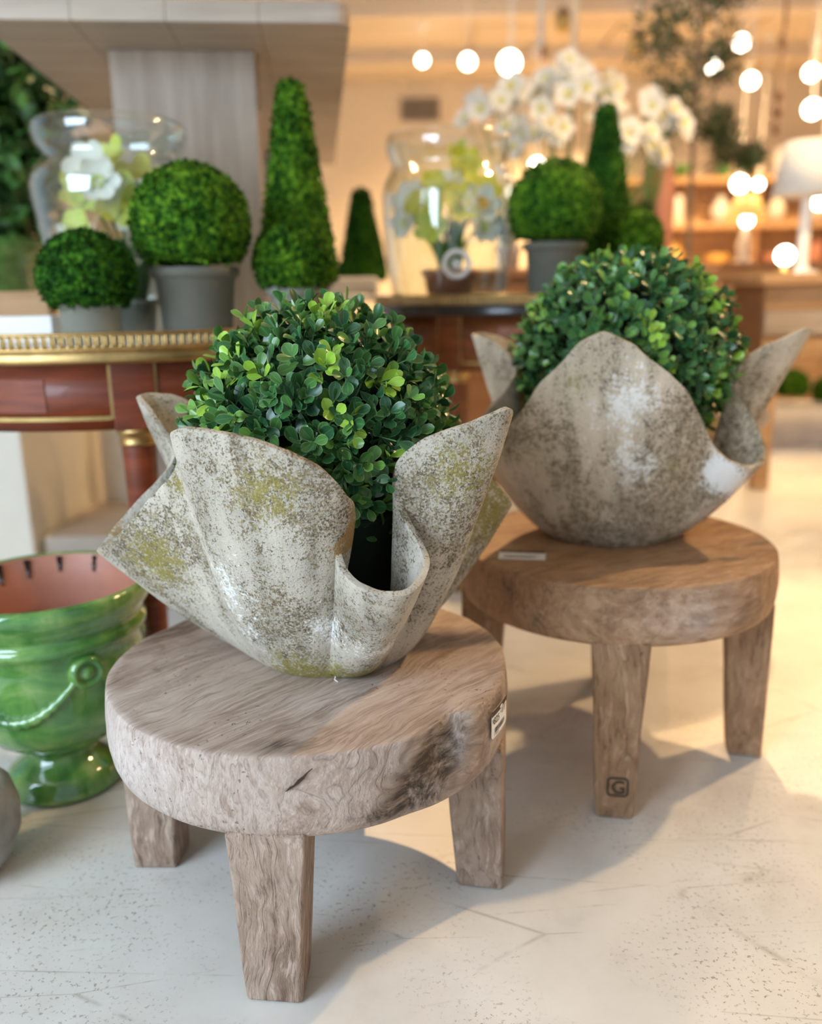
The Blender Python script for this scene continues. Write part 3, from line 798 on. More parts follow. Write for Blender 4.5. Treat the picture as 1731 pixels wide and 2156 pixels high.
# ------------------------------------------------------------------ green glazed urn and stone bowl on the floor
def glaze():
    t = NT('green_glaze'); v = t.coord('Object', scale=(5, 5, 9))
    f = t.noise(v, 1.6, 5, 0.6, 0.8)
    g = t.noise(t.coord('Object', scale=(14, 14, 3)), 1.5, 4)
    col = t.ramp(t.math('ADD', t.math('MULTIPLY', f, 0.6), t.math('MULTIPLY', g, 0.4)), [(0.32, (0.025, 0.10, 0.015)), (0.46, (0.07, 0.21, 0.045)), (0.56, (0.15, 0.31, 0.07)), (0.66, (0.33, 0.42, 0.16))])
    return t.fin(col, 0.10, t.bump(f, 0.05, 0.004), spec=0.6, coat=0.6)
M['glaze'] = glaze()
urn = thing('glazed_urn', 'green glazed terracotta urn with swag relief on the floor beside the nearer stool', 'urn', (-0.662, 1.512, 0))
prof = [(0.0, 0.0), (0.100, 0.0), (0.107, 0.006), (0.107, 0.014), (0.104, 0.018), (0.105, 0.024), (0.100, 0.030), (0.100, 0.035), (0.090, 0.044), (0.074, 0.056), (0.063, 0.068), (0.060, 0.076), (0.066, 0.080), (0.068, 0.085), (0.075, 0.090),
        (0.095, 0.100), (0.118, 0.116), (0.136, 0.138), (0.148, 0.165), (0.155, 0.20), (0.159, 0.24), (0.161, 0.275), (0.163, 0.300), (0.168, 0.304), (0.1715, 0.310), (0.1715, 0.317), (0.168, 0.323), (0.164, 0.327), (0.165, 0.334), (0.171, 0.341),
        (0.173, 0.346), (0.176, 0.352), (0.182, 0.360), (0.187, 0.370), (0.189, 0.380), (0.188, 0.390), (0.184, 0.395), (0.178, 0.396), (0.174, 0.393)]
obj('body', mesh('body', *lathe(prof, 96), M['glaze']), urn)
obj('lining', mesh('lining', *lathe([(0.174, 0.393), (0.168, 0.375), (0.160, 0.33), (0.150, 0.22), (0.13, 0.15), (0.08, 0.11), (0.0, 0.10)], 72), M['terracotta']), urn, None)['label'] = 'bare terracotta inside'
def body_r(z):
    zs = [p[1] for p in prof[10:27]]; rs = [p[0] for p in prof[10:27]]
    return float(np.interp(z, zs, rs))
def swag(a0, a1, ztop, drop, rad):
    path, rr = [], []
    for k in range(33):
        s = k / 32; a = a0 + (a1 - a0) * s
        z = ztop - drop * (1 - (2 * s - 1) ** 2)
        r_ = body_r(z) + rad * 0.25
        path.append((r_ * cos(a), r_ * sin(a), z)); rr.append(rad * (0.45 + 0.55 * (1 - (2 * s - 1) ** 2)) * (1 + 0.28 * sin(k * 2.7)))
    return tube(path, rr, 8)
for k in range(4):
    a = radians(-48 + 90 * k)
    obj('swag', mesh('swag', *swag(a - radians(84), a - radians(6), 0.262, 0.07, 0.011), M['glaze']), urn)
    rm = body_r(0.27)
    md = obj('medallion', mesh('medallion', *lathe([(0.0, 0.012), (0.008, 0.011), (0.012, 0.005), (0.017, 0.004), (0.021, 0.010), (0.026, 0.010), (0.030, 0.003), (0.031, -0.004)], 24), M['glaze']), urn)
    md.matrix_local = Matrix.Translation((rm * cos(a), rm * sin(a), 0.268)) @ Matrix.Rotation(a, 4, 'Z') @ Matrix.Rotation(pi / 2, 4, 'Y')
for k in range(4):
    a = radians(80 + 21 * k + rnd.uniform(-4, 4)); L_ = rnd.uniform(0.012, 0.035)
    obj('glaze_drip', mesh('glaze_drip', *tube([(0.1715 * cos(a), 0.1715 * sin(a), 0.389), (0.1665 * cos(a), 0.1665 * sin(a), 0.380 - L_ * 0.4), (0.162 * cos(a), 0.162 * sin(a), 0.375 - L_)], [0.006, 0.0045, 0.002], 6), M['black_marble']), urn)
ut = obj('price_tag', mesh('price_tag', *box(-0.02, 0.02, -0.001, 0.001, -0.016, 0.016), M['paper'], False), urn, (-0.128, -0.085, 0.135), (radians(-35), 0, radians(-48)))
sb = obj('stone_bowl', mesh('stone_bowl', *lathe([(0.0, 0.0), (0.06, 0.0), (0.085, 0.02), (0.102, 0.06), (0.105, 0.10), (0.096, 0.135), (0.080, 0.15), (0.07, 0.145), (0.06, 0.10), (0.0, 0.06)], 48), M['stone']), None, (-0.735, 1.235, 0))
tag(sb, 'rough grey stone bowl cut off by the picture edge below the green urn', 'bowl')

# ------------------------------------------------------------------ gallery tables
def sector(r0, r1, a0, a1, z0, z1, seg):
    V, F = [], []
    full = abs(a1 - a0 - 2 * pi) < 1e-6
    for i in range(seg + (0 if full else 1)):
        a = a0 + (a1 - a0) * i / seg
        for (r, z) in ((r0, z0), (r1, z0), (r1, z1), (r0, z1)): V.append((r * cos(a), r * sin(a), z))
    n = seg + (0 if full else 1)
    for i in range(seg):
        j = (i + 1) % n
        for k in range(4):
            k2 = (k + 1) % 4; F.append((i * 4 + k, j * 4 + k, j * 4 + k2, i * 4 + k2))
    if not full: F += [(0, 1, 2, 3), tuple(range(4 * (n - 1), 4 * n))[::-1]]
    return V, F

def gallery_strip(R, z0, h, n):
    """thin brass strip pierced by a row of figure-of-eight holes"""
    V, F = [], []
    cw = 2 * pi * R / n
    NP = 24
    for c in range(n):
        b = len(V)
        for k in range(NP):
            q = 2 * pi * k / NP
            dx, dz = sin(q), cos(q)
            # rectangle boundary
            s = min((cw / 2) / max(1e-9, abs(dx)), (h / 2) / max(1e-9, abs(dz)))
            V.append((dx * s, dz * s))
            d, rad = h * 0.22, h * 0.165
            ang = min(q % pi, pi - q % pi)
            lim = math.asin(rad / d) * 0.92
            if ang < lim:
                rr_ = d * cos(ang) + sqrt(max(0, rad * rad - (d * sin(ang)) ** 2))
            else:
                rr_ = h * 0.085 / max(0.25, sin(ang))
            V.append((dx * rr_, dz * rr_))
        for k in range(NP):
            k2 = (k + 1) % NP
            F.append((b + 2 * k, b + 2 * k2, b + 2 * k2 + 1, b + 2 * k + 1))
        for k in range(b, len(V)):
            x, z = V[k]; a = (c * cw + x) / R
            V[k] = (R * cos(a), R * sin(a), z0 + h / 2 + z)
    return V, F

def gallery_table(label, loc, R, zt, ap, first_leg, wood, panel, top_mat, edge_mat, holes, legs, group):
    """zt: z of the table surface; ap: apron bottom"""
    t = thing('gallery_table', label, 'table', loc, 0, group)
    obj('table_top', mesh('table_top', *lathe([(0, zt), (R - 0.012, zt), (R - 0.006, zt - 0.004), (R - 0.006, zt - 0.018), (0, zt - 0.018)], 96), top_mat), t)
    band = lathe([(R - 0.008, zt - 0.022), (R, zt - 0.020), (R + 0.002, zt - 0.014), (R, zt - 0.006), (R, zt + 0.002), (R + 0.003, zt + 0.004), (R + 0.003, zt + 0.008), (R - 0.004, zt + 0.009), (R - 0.008, zt)], 128)
    obj('rim_band', mesh('rim_band', *band, edge_mat), t)
    gs = obj('gallery', mesh('gallery', *gallery_strip(R - 0.001, zt + 0.008, 0.024, holes), M['brass']), t)
    sd = gs.modifiers.new('thick', 'SOLIDIFY'); sd.thickness = 0.0016
    obj('gallery_rail', mesh('gallery_rail', *lathe([(R - 0.004, zt + 0.032), (R + 0.0025, zt + 0.032), (R + 0.003, zt + 0.035), (R, zt + 0.037), (R - 0.004, zt + 0.036)], 128, True), M['brass']), gs)
    ra = R - 0.032; za = zt - 0.020
    obj('apron', mesh('apron', *sector(ra - 0.02, ra, 0, 2 * pi, ap, za, 128), wood), t)
    for k in range(4):
        a = first_leg + k * pi / 2; hw = radians(4.3)
        bl = obj('leg_block', mesh('leg_block', *sector(ra - 0.075, ra + 0.005, a - hw, a + hw, ap - 0.001, za + 0.001, 6), wood, False), t)
        bevel(bl, 0.002)
        for s in (-1, 1):
            obj('brass_inlay', mesh('brass_inlay', *sector(ra - 0.004, ra + 0.0035, a + s * (hw + 0.0035) - 0.0055, a + s * (hw + 0.0035) + 0.0055, ap + 0.022, za, 2), M['brass_d'], False), t)
        a0, a1 = a + hw + 0.008, a + pi / 2 - hw - 0.008
        obj('brass_inlay', mesh('brass_inlay', *sector(ra - 0.004, ra + 0.0035, a0, a1, ap + 0.020, ap + 0.0275, 40), M['brass_d'], False), t)
        m = (a0 + a1) / 2; w = (a1 - a0) * 0.34
        dr = obj('drawer', mesh('drawer', *sector(ra - 0.004, ra + 0.0022, m - w, m + w, ap + 0.036, za - 0.030, 24), panel, False), t); bevel(dr, 0.001)
        r_l = ra - 0.036
        lx, ly = r_l * cos(a), r_l * sin(a)
        if k in legs:
            leg = obj('leg', mesh('leg', *lathe([(0.0, 0), (0.017, 0), (0.019, 0.02), (0.017, 0.06), (0.022, 0.075), (0.025, 0.10), (0.033, ap - 0.06), (0.034, ap - 0.030), (0.03, ap), (0, ap)], 32), wood), t, (lx, ly, 0))
            obj('brass_collar', mesh('brass_collar', *lathe([(0.030, ap - 0.034), (0.037, ap - 0.034), (0.038, ap - 0.030), (0.0365, ap - 0.026), (0.0365, ap - 0.016), (0.039, ap - 0.013), (0.041, ap - 0.007), (0.041, ap - 0.001), (0.03, ap)], 32), M['brass']), leg)
            obj('foot_cap', mesh('foot_cap', *lathe([(0.0, -0.0005), (0.0185, -0.0005), (0.021, 0.02), (0.020, 0.045), (0.016, 0.055)], 24), M['brass']), leg)
    return t
gallery_table('round mahogany table with pierced brass gallery behind the nearer stool', (-0.68, 2.225, 0), 0.565, 0.785, 0.635, radians(-73.8), M['mahogany'], M['mahogany_d'], M['marble'], M['brass'], 228, (0, 1, 2, 3), 'round gallery tables')
gallery_table('round amber wood table with dark marble rim behind the farther stool', (0.42, 2.93, 0), 0.525, 0.842, 0.668, radians(-128), M['mahogany_r'], M['mahogany_r'], M['black_marble'], M['black_marble'], 210, (0, 1, 2, 3), 'round gallery tables')

# ------------------------------------------------------------------ moss topiaries
def moss_mesh(kind, mat, seed, r=0.12, h=0.4, squash=1.0):
    V, F = [], []
    bm = bmesh.new()
    if kind == 'ball':
        bmesh.ops.create_icosphere(bm, subdivisions=5, radius=r)
        for v in bm.verts:
            if v.co.z < -0.62 * r: v.co.z = -0.62 * r + (v.co.z + 0.62 * r) * 0.1
            v.co.z *= squash
    else:
        bmesh.ops.create_cone(bm, cap_ends=True, segments=72, radius1=r, radius2=0.02, depth=h)
        bm.free(); bm = bmesh.new()
        rows, seg = 80, 72
        grid = []
        for i in range(rows + 1):
            s = i / rows
            rad = (r * (1 - s) + 0.024 * s) if s < 0.95 else (r * 0.05 + 0.024 * 0.95) * sqrt(max(0, 1 - ((s - 0.95) / 0.05) ** 2))
            if s < 0.06: rad *= 0.82 + 0.18 * sin(s / 0.06 * pi / 2)
            grid.append([bm.verts.new((rad * cos(2 * pi * k / seg), rad * sin(2 * pi * k / seg), s * h)) for k in range(seg)])
        for i in range(rows):
            for k in range(seg): bm.faces.new((grid[i][k], grid[i][(k + 1) % seg], grid[i + 1][(k + 1) % seg], grid[i + 1][k]))
    bm.normal_update()
    off = Vector((seed * 3.1, seed, 0))
    nrm = [(v.co.copy(), v.normal.copy()) for v in bm.verts]
    for v, (co, n) in zip(bm.verts, nrm):
        d = noise.noise(co * 32 + off) * 0.008 + noise.noise(co * 90 + off) * 0.009 + abs(noise.noise(co * 170 + off)) * 0.006
        v.co = co + n * d
    V = [v.co.copy() for v in bm.verts]; bm.verts.index_update()
    F = [tuple(v.index for v in f.verts) for f in bm.faces]; bm.free()
    r_ = random.Random(seed)
    # little crumbs of moss standing proud
    for k in range(2600):
        co, n = nrm[r_.randrange(len(nrm))]
        if n.z < -0.9: continue
        p = co + n * r_.uniform(0.0, 0.005) + Vector((r_.gauss(0, 0.002), r_.gauss(0, 0.002), r_.gauss(0, 0.002)))
        d = (n + Vector((r_.gauss(0, 0.7), r_.gauss(0, 0.7), r_.gauss(0, 0.7)))).normalized()
        a = d.orthogonal().normalized(); b_ = d.cross(a); q = r_.uniform(0, 6.28); a = a * cos(q) + b_ * sin(q)
        L_ = r_.uniform(0.004, 0.009); w = r_.uniform(0.002, 0.0035)
        i = len(V)
        V += [p - a * w, p + a * w, p + d * L_ + a * w * 1.2, p + d * L_ - a * w * 1.2, p + d * L_ * 0.8 + b_ * 0.003]
        F += [(i, i + 1, i + 2, i + 3), (i + 3, i + 2, i + 4)]
    return mesh('moss', V, F, mat)

def topiary(label, loc, kind, zb, r, h, pot_r, pot_b, pot_h, mat, potmat, seed, squash=1.0, group=None, saucer=False):
    t = thing('moss_topiary', label, 'topiary', loc, seed * 0.7, group)
    pp = [(0, 0), (pot_b, 0), (pot_b + 0.001, 0.003), (pot_r - 0.010, pot_h - 0.026), (pot_r - 0.006, pot_h - 0.022), (pot_r - 0.001, pot_h - 0.018), (pot_r + 0.001, pot_h - 0.012), (pot_r, pot_h - 0.002), (pot_r - 0.003, pot_h), (pot_r - 0.009, pot_h), (pot_r - 0.012, pot_h - 0.02), (0, pot_h - 0.02)]
    obj('pot', mesh('pot', *lathe(pp, 56), potmat), t)
    m = obj('moss', moss_mesh(kind, mat, seed, r, h, squash), t, (0, 0, zb)); m['kind'] = 'stuff'
    return t
ZL, ZR = 0.786, 0.843
gl = 'moss topiaries on the gallery tables'
topiary('small moss ball in a pale grey pot in front of the big glass jar', (-0.640, 1.830, ZL), 'ball', 0.139, 0.088, 0, 0.070, 0.055, 0.113, M['moss2'], M['pot_pale'], 1, 0.96, gl)
topiary('large moss ball in a dark grey pot beside the tall moss cone', (-0.452, 1.950, ZL), 'ball', 0.245, 0.118, 0, 0.093, 0.070, 0.158, M['moss'], M['pot'], 2, 1.0, gl)
topiary('small moss ball just behind the nearer boxwood ball, before the cone', (-0.250, 2.000, ZL), 'ball', 0.166, 0.079, 0, 0.060, 0.048, 0.118, M['moss'], M['pot_pale'], 3, 1.0, gl)
topiary('tall slim moss cone on the brass gallery table', (-0.262, 2.215, ZL), 'cone', 0.125, 0.098, 0.450, 0.082, 0.065, 0.135, M['moss'], M['pot'], 4, 1.0, gl)
topiary('large moss ball in a grey pot next to the daffodil jar', (0.413, 2.570, ZR), 'ball', 0.262, 0.123, 0, 0.088, 0.068, 0.172, M['moss'], M['pot'], 5, 1.0, gl)
topiary('tall moss cone on the farther gallery table', (0.642, 3.02, ZR), 'cone', 0.150, 0.105, 0.460, 0.082, 0.065, 0.155, M['moss2'], M['pot'], 6, 1.0, gl)
topiary('small moss ball peeking over the farther boxwood ball', (0.672, 2.760, ZR), 'ball', 0.186, 0.088, 0, 0.060, 0.048, 0.15, M['moss'], M['pot'], 7, 1.0, gl)

# ------------------------------------------------------------------ glass jars with potted flowers inside
def glass_jar(label, loc, outer, group):
    t = thing('glass_jar', label, 'jar', loc, 0, group)
    inner = [(max(0, r - 0.006), z + (0.008 if z < 0.01 else 0)) for r, z in outer][::-1]
    obj('jar_body', mesh('jar_body', *lathe(outer + inner, 72), M['glass']), t)
    return t
def petal(L_, w, cup):
    V, F = [], []
    rows = [(0.0, 0.15), (0.3, 0.75), (0.6, 1.0), (0.85, 0.75), (1.0, 0.15)]
    for t_, ww in rows:
        for s in (-1, 0, 1): V.append((t_ * L_, s * ww * w / 2, cup * L_ * t_ * t_ + abs(s) * 0.12 * w))
    for i in range(4):
        for c in range(2): F.append((i * 3 + c, i * 3 + c + 1, i * 3 + c + 4, i * 3 + c + 3))
    return V, F
def bloom_mesh(r, n, pm, cm, cup=0.2, cuph=0.35):
    V, F, MI = [], [], []
    for k in range(n):
        pv, pf = petal(r, r * 0.85, cup + 0.08 * (k % 2)); a = 2 * pi * k / n; b = len(V)
        V += [(x * cos(a) - y * sin(a), x * sin(a) + y * cos(a), z + 0.002 * (k % 2)) for x, y, z in pv]
        F += [tuple(i + b for i in q) for q in pf]; MI += [0] * len(pf)
    cv, cf = lathe([(0.0, 0.004), (r * 0.14, 0.004), (r * 0.24, r * cuph), (r * 0.30, r * cuph * 1.1)], 10); b = len(V)
    V += cv; F += [tuple(i + b for i in q) for q in cf]; MI += [1] * len(cf)
    me = mesh('bloom', V, F, [pm, cm]); me.polygons.foreach_set('material_index', MI)
    return me
BLOOM = dict(daffodil=bloom_mesh(0.036, 6, M['petal'], M['cup']), yellow=bloom_mesh(0.040, 6, M['petal_y'], M['petal_y']), lime=bloom_mesh(0.042, 5, M['petal_g'], M['petal_y'], 0.4, 0.1),
             orchid=bloom_mesh(0.060, 5, M['petal'], M['petal_y'], 0.12, 0.2), cream=bloom_mesh(0.040, 6, M['petal'], M['petal_g'], 0.3, 0.2))
def strap_leaf(L_, w, bend):
    V, F = [], []
    for i in range(7):
        s = i / 6; ww = w * (1 - s ** 3) * (0.5 + 0.5 * min(1, s * 4))
        x = bend * L_ * s * s; z = L_ * s * (1 - 0.25 * abs(bend) * s)
        V += [(x, -ww / 2, z), (x + ww * 0.15, 0, z - ww * 0.1), (x, ww / 2, z)]
    for i in range(6):
        for c in range(2): F.append((i * 3 + c, i * 3 + c + 1, i * 3 + c + 4, i * 3 + c + 3))
    return V, F
LEAFBLADE = [mesh('blade', *strap_leaf(0.16, 0.016, b), M['leafmid']) for b in (0.25, 0.6, -0.3)]
WIDEBLADE = [mesh('blade', *strap_leaf(0.17, 0.055, b), M['leafdark']) for b in (0.5, 0.9)]
def flowerpot(label, loc, pot_r, pot_h, potmat, blooms, seed, blades, cat='flowers', group=None, name='potted_flowers'):
    t = thing(name, label, cat, loc, 0, group); r_ = random.Random(seed)
    obj('pot', mesh('pot', *lathe([(0, 0), (pot_r * 0.74, 0), (pot_r * 0.95, pot_h * 0.82), (pot_r * 1.04, pot_h * 0.84), (pot_r * 1.05, pot_h), (pot_r * 0.95, pot_h), (pot_r * 0.93, pot_h * 0.9), (0, pot_h * 0.88)], 36), potmat), t)
    for k in range(blades[0]):
        a = r_.uniform(0, 2 * pi)
        o = obj('leaf', r_.choice(blades[1]), t, (pot_r * 0.4 * cos(a), pot_r * 0.4 * sin(a), pot_h * 0.86), (0, 0, a)); s = r_.uniform(0.7, 1.25) * blades[2]; o.scale = (s, s, s)
    for (bx, by, bz, kind, s) in blooms:
        st_ = obj('stem', mesh('stem', *tube([(pot_r * 0.3 * r_.uniform(-1, 1), pot_r * 0.3 * r_.uniform(-1, 1), pot_h * 0.85), (bx * 0.45, by * 0.45, (pot_h + bz) * 0.55), (bx, by, bz)], 0.0028, 5), M['leafmid']), t)
        d = Vector((bx * 2 + r_.gauss(0, 0.1), by * 2 - 0.28, 0.12 + r_.gauss(0, 0.12))).normalized()
        b = obj('bloom', BLOOM[kind], t, (bx, by, bz)); b.rotation_euler = d.to_track_quat('Z', 'Y').to_euler(); b.scale = (s, s, s)
    return t
JL = [(0, 0), (0.112, 0), (0.124, 0.006), (0.135, 0.04), (0.152, 0.13), (0.174, 0.25), (0.186, 0.32), (0.188, 0.345), (0.184, 0.366), (0.172, 0.386), (0.156, 0.402), (0.151, 0.412), (0.155, 0.422), (0.167, 0.436), (0.173, 0.455), (0.173, 0.474), (0.169, 0.482), (0.166, 0.485)]
JR = [(0, 0), (0.150, 0), (0.162, 0.008), (0.175, 0.05), (0.190, 0.15), (0.198, 0.25), (0.198, 0.32), (0.190, 0.355), (0.176, 0.38), (0.168, 0.395), (0.168, 0.405), (0.176, 0.42), (0.182, 0.44), (0.183, 0.46), (0.179, 0.48), (0.176, 0.486)]
glass_jar('big clear glass jar behind the small moss pot on the brass gallery table', (-0.678, 2.18, ZL), JL, 'clear glass jars')
jr = glass_jar('big clear glass jar with a round seal holding daffodils', (0.128, 2.76, ZR), JR, 'clear glass jars')
seal = obj('glass_seal', mesh('glass_seal', *lathe([(0.027, 0.0), (0.031, 0.006), (0.036, 0.007), (0.040, 0.004), (0.041, 0.0), (0.034, -0.004)], 40, True), M['white']), jr, (0.012, -0.196, 0.118), (pi / 2 - 0.05, 0, 0))
obj('crest', mesh('crest', *join(lathe([(0.0, 0.003), (0.006, 0.003), (0.008, 0.0)], 16), lathe([(0.011, 0.0), (0.013, 0.003), (0.015, 0.0)], 24)), M['white']), seal)
flowerpot('pale lime orchids potted inside the first big jar', (-0.66, 2.195, ZL + 0.009), 0.058, 0.085, M['pot'],
    [(-0.05, -0.06, 0.375, 'cream', 1.49), (-0.085, 0.0, 0.33, 'lime', 1.56), (0.0, -0.06, 0.30, 'lime', 1.56), (0.035, -0.03, 0.29, 'cream', 1.56), (-0.11, -0.04, 0.22, 'cream', 1.30), (-0.085, -0.07, 0.235, 'lime', 1.17), (0.02, 0.03, 0.36, 'lime', 1.43), (-0.03, 0.02, 0.40, 'lime', 1.30), (0.055, 0.01, 0.25, 'lime', 1.30), (-0.125, 0.02, 0.26, 'lime', 1.04), (-0.03, -0.09, 0.34, 'cream', 1.30)], 5, (7, WIDEBLADE, 0.95), group='flowers inside the jars')
flowerpot('yellow and white daffodils potted inside the jar with the seal', (0.128, 2.76, ZR + 0.009), 0.082, 0.10, M['terracotta'],
    [(0.085, -0.07, 0.275, 'daffodil', 1.69), (0.03, -0.08, 0.28, 'yellow', 1.62), (-0.04, -0.05, 0.325, 'yellow', 1.43), (-0.11, -0.03, 0.29, 'cream', 1.56), (-0.075, -0.08, 0.275, 'yellow', 1.43), (0.10, 0.0, 0.32, 'yellow', 1.43), (0.0, 0.03, 0.335, 'cream', 1.43), (-0.05, -0.09, 0.215, 'lime', 1.30), (0.09, -0.09, 0.215, 'cream', 1.30), (0.05, 0.03, 0.40, 'yellow', 1.30), (-0.13, -0.06, 0.23, 'cream', 1.17), (0.02, 0.05, 0.42, 'lime', 1.30)], 6, (26, LEAFBLADE, 1.1), group='flowers inside the jars')
wb = obj('paper_box', mesh('paper_box', *box(-0.09, 0.075, -0.06, 0.06, 0, 0.062), M['paper'], False), None, (-0.855, 2.02, ZL + 0.0005), (0, 0, 0.1)); bevel(wb, 0.003)
tag(wb, 'white paper box beside the first jar on the gallery table', 'box')
wt_ = obj('wooden_block', mesh('wooden_block', *box(-0.10, 0.06, -0.03, 0.03, 0, 0.118), M['wood'], False), None, (-0.955, 2.29, ZL + 0.0005), (0, 0, 0.05)); bevel(wt_, 0.004)
tag(wt_, 'plain honey coloured wooden block behind the white paper box', 'block')

# ------------------------------------------------------------------ tall trestle table behind, on a low plinth
tr = thing('trestle_table', 'tall bleached oak trestle table rising above the gallery table', 'table', (-0.545, 2.245, 0.0), radians(5.5))
def round_board(x0, x1, y0, y1, z0, z1, rl, rr_):
    pts = []
    def arc(cx_, cy_, r, a0):
        for k in range(5): pts.append((cx_ + r * cos(radians(a0 + 22.5 * k)), cy_ + r * sin(radians(a0 + 22.5 * k))))
    (arc(x0 + rl, y0 + rl, rl, 180) if rl else pts.append((x0, y0)))
    (arc(x1 - rr_, y0 + rr_, rr_, 270) if rr_ else pts.append((x1, y0)))
    (arc(x1 - rr_, y1 - rr_, rr_, 0) if rr_ else pts.append((x1, y1)))
    (arc(x0 + rl, y1 - rl, rl, 90) if rl else pts.append((x0, y1)))
    n = len(pts)
    V = [(x, y, z0) for x, y in pts] + [(x, y, z1) for x, y in pts]
    F = [tuple(range(n))[::-1], tuple(range(n, 2 * n))] + [(i, (i + 1) % n, n + (i + 1) % n, n + i) for i in range(n)]
    return V, F
for k in range(4):
    x0 = -0.425 + k * 0.2125
    b = obj('board', mesh('board', *round_board(x0 + 0.0003, x0 + 0.2122, 0, 2.3, 1.50, 1.547 + 0.001 * (k % 2), 0.04 if k == 0 else 0, 0.04 if k == 3 else 0), M['oak'], False), tr); bevel(b, 0.002)
for y in (0.24, 1.95):
    p = obj('pedestal', mesh('pedestal', *box(-0.185, 0.185, y, y + 0.11, 0.06, 1.50), M['oak_v'], False), tr); bevel(p, 0.005)
    f_ = obj('foot', mesh('foot', *box(-0.30, 0.30, y - 0.03, y + 0.14, 0.0, 0.06), M['oak'], False), tr); bevel(f_, 0.006)
pln = obj('display_plinth', mesh('display_plinth', *box(-1.25, -0.62, 2.90, 3.44, 0.0, 0.10), M['oak'], False)); bevel(pln, 0.008)
tag(pln, 'low wooden display plinth beside the cream pedestal', 'plinth')
cpl = obj('display_pedestal', mesh('display_pedestal', *box(-1.90, -1.27, 2.86, 3.60, 0.0, 0.68), M['cream'], False)); bevel(cpl, 0.006)
tag(cpl, 'cream painted display pedestal seen below the gallery table', 'pedestal')
pnl = obj('beige_panel', mesh('beige_panel', *box(-1.22, -0.62, 3.45, 3.49, 0.0, 0.70), M['cream'], False)); tag(pnl, 'plain beige board standing behind the gallery table leg', 'board')

# large green urn with dark shrub on the cream pedestal
bu = thing('glazed_urn', 'broad green glazed urn on the cream pedestal at the picture edge', 'urn', (-1.50, 3.18, 0.681))
obj('body', mesh('body', *lathe([(0, 0), (0.12, 0), (0.12, 0.02), (0.08, 0.05), (0.08, 0.07), (0.16, 0.12), (0.21, 0.22), (0.215, 0.32), (0.235, 0.34), (0.25, 0.37), (0.25, 0.40), (0.235, 0.41), (0.21, 0.38), (0.18, 0.25), (0, 0.2)], 64), M['glaze']), bu)
def shrub(label, loc, blobs, n, ll, mats, seed, trunk, cat='plant', name='potted_shrub', group=None, wd=0.5):
    t = thing(name, label, cat, loc, 0, group); r_ = random.Random(seed)
    V, F, MI = [], [], []
    for k in range(n):
        cx_, cy_, cz_, rx = r_.choice(blobs)
        d = Vector((r_.gauss(0, 1), r_.gauss(0, 1), r_.gauss(0, 1))).normalized() * rx * (r_.random() ** 0.45)
        p = Vector((cx_, cy_, cz_)) + d
        m3 = rot_to(Vector((r_.gauss(0, 1), r_.gauss(0, 1), r_.gauss(0.2, 1))), r_); L_ = ll * r_.uniform(0.6, 1.3)
        pts = [(0, 0, 0), (0.35, -wd / 2, 0.06), (0.75, -wd / 2.6, 0.04), (1, 0, 0), (0.75, wd / 2.6, 0.04), (0.35, wd / 2, 0.06), (0.5, 0, -0.03)]
        b = len(V); V += [p + m3 @ (Vector(q) * L_) for q in pts]
        F += [(b + 6, b + i, b + (i + 1) % 6) for i in range(6)]; mi = r_.randrange(len(mats)); MI += [mi] * 6
    me = mesh('foliage', V, F, mats); me.polygons.foreach_set('material_index', MI)
    o = obj('foliage', me, t); o['kind'] = 'stuff'
    if trunk: obj('trunk', mesh('trunk', *join(*[tube(p_, r__, 8) for p_, r__ in trunk]), M['bark']), t)
    return t
shrub('dark leafy shrub growing out of the broad green urn', (-1.50, 3.18, 0.93), [(-0.1, 0.0, 0.66, 0.40), (-0.20, 0.05, 0.95, 0.42), (0.05, 0.1, 0.62, 0.33), (-0.2, 0, 0.35, 0.28), (0.05, 0.05, 0.38, 0.28)], 8500, 0.075, [M['leafdark'], M['leafdark'], M['leafmid']], 21, [([(0, 0, 0), (-0.05, 0, 0.3), (-0.1, 0, 0.7)], [0.02, 0.016, 0.008]), ([(0, 0, 0.1), (0.05, 0.05, 0.4), (0.05, 0.15, 0.7)], [0.014, 0.01, 0.006])])

# ------------------------------------------------------------------ deeper in the shop
sd_ = thing('side_table', 'small white marble side table between the two gallery tables', 'table', (-0.30, 3.44, 0))
obj('table_top', mesh('table_top', *lathe([(0, 0.86), (0.24, 0.86), (0.25, 0.867), (0.25, 0.878), (0.244, 0.885), (0, 0.885)], 48), M['marble']), sd_)
obj('column', mesh('column', *lathe([(0, 0.02), (0.03, 0.02), (0.026, 0.5), (0.03, 0.86), (0, 0.86)], 24), M['brass_d']), sd_)
obj('base', mesh('base', *lathe([(0, 0), (0.16, 0), (0.16, 0.012), (0.04, 0.03), (0, 0.03)], 36), M['brass_d']), sd_)
topiary('blurred deep green cone half hidden behind the daffodil jar', (-0.165, 3.46, 0.8855), 'cone', 0.055, 0.092, 0.32, 0.06, 0.05, 0.06, M['moss2'], M['pot'], 8, 1.0, gl)
sl = obj('stone_trough', mesh('stone_trough', *box(-0.13, 0.13, -0.06, 0.06, 0, 0.06), M['stone_w'], False), None, (-0.235, 3.30, 0.8855), (0, 0, 0.1)); bevel(sl, 0.02, 3)
tag(sl, 'small pale stone block on the marble side table', 'block')

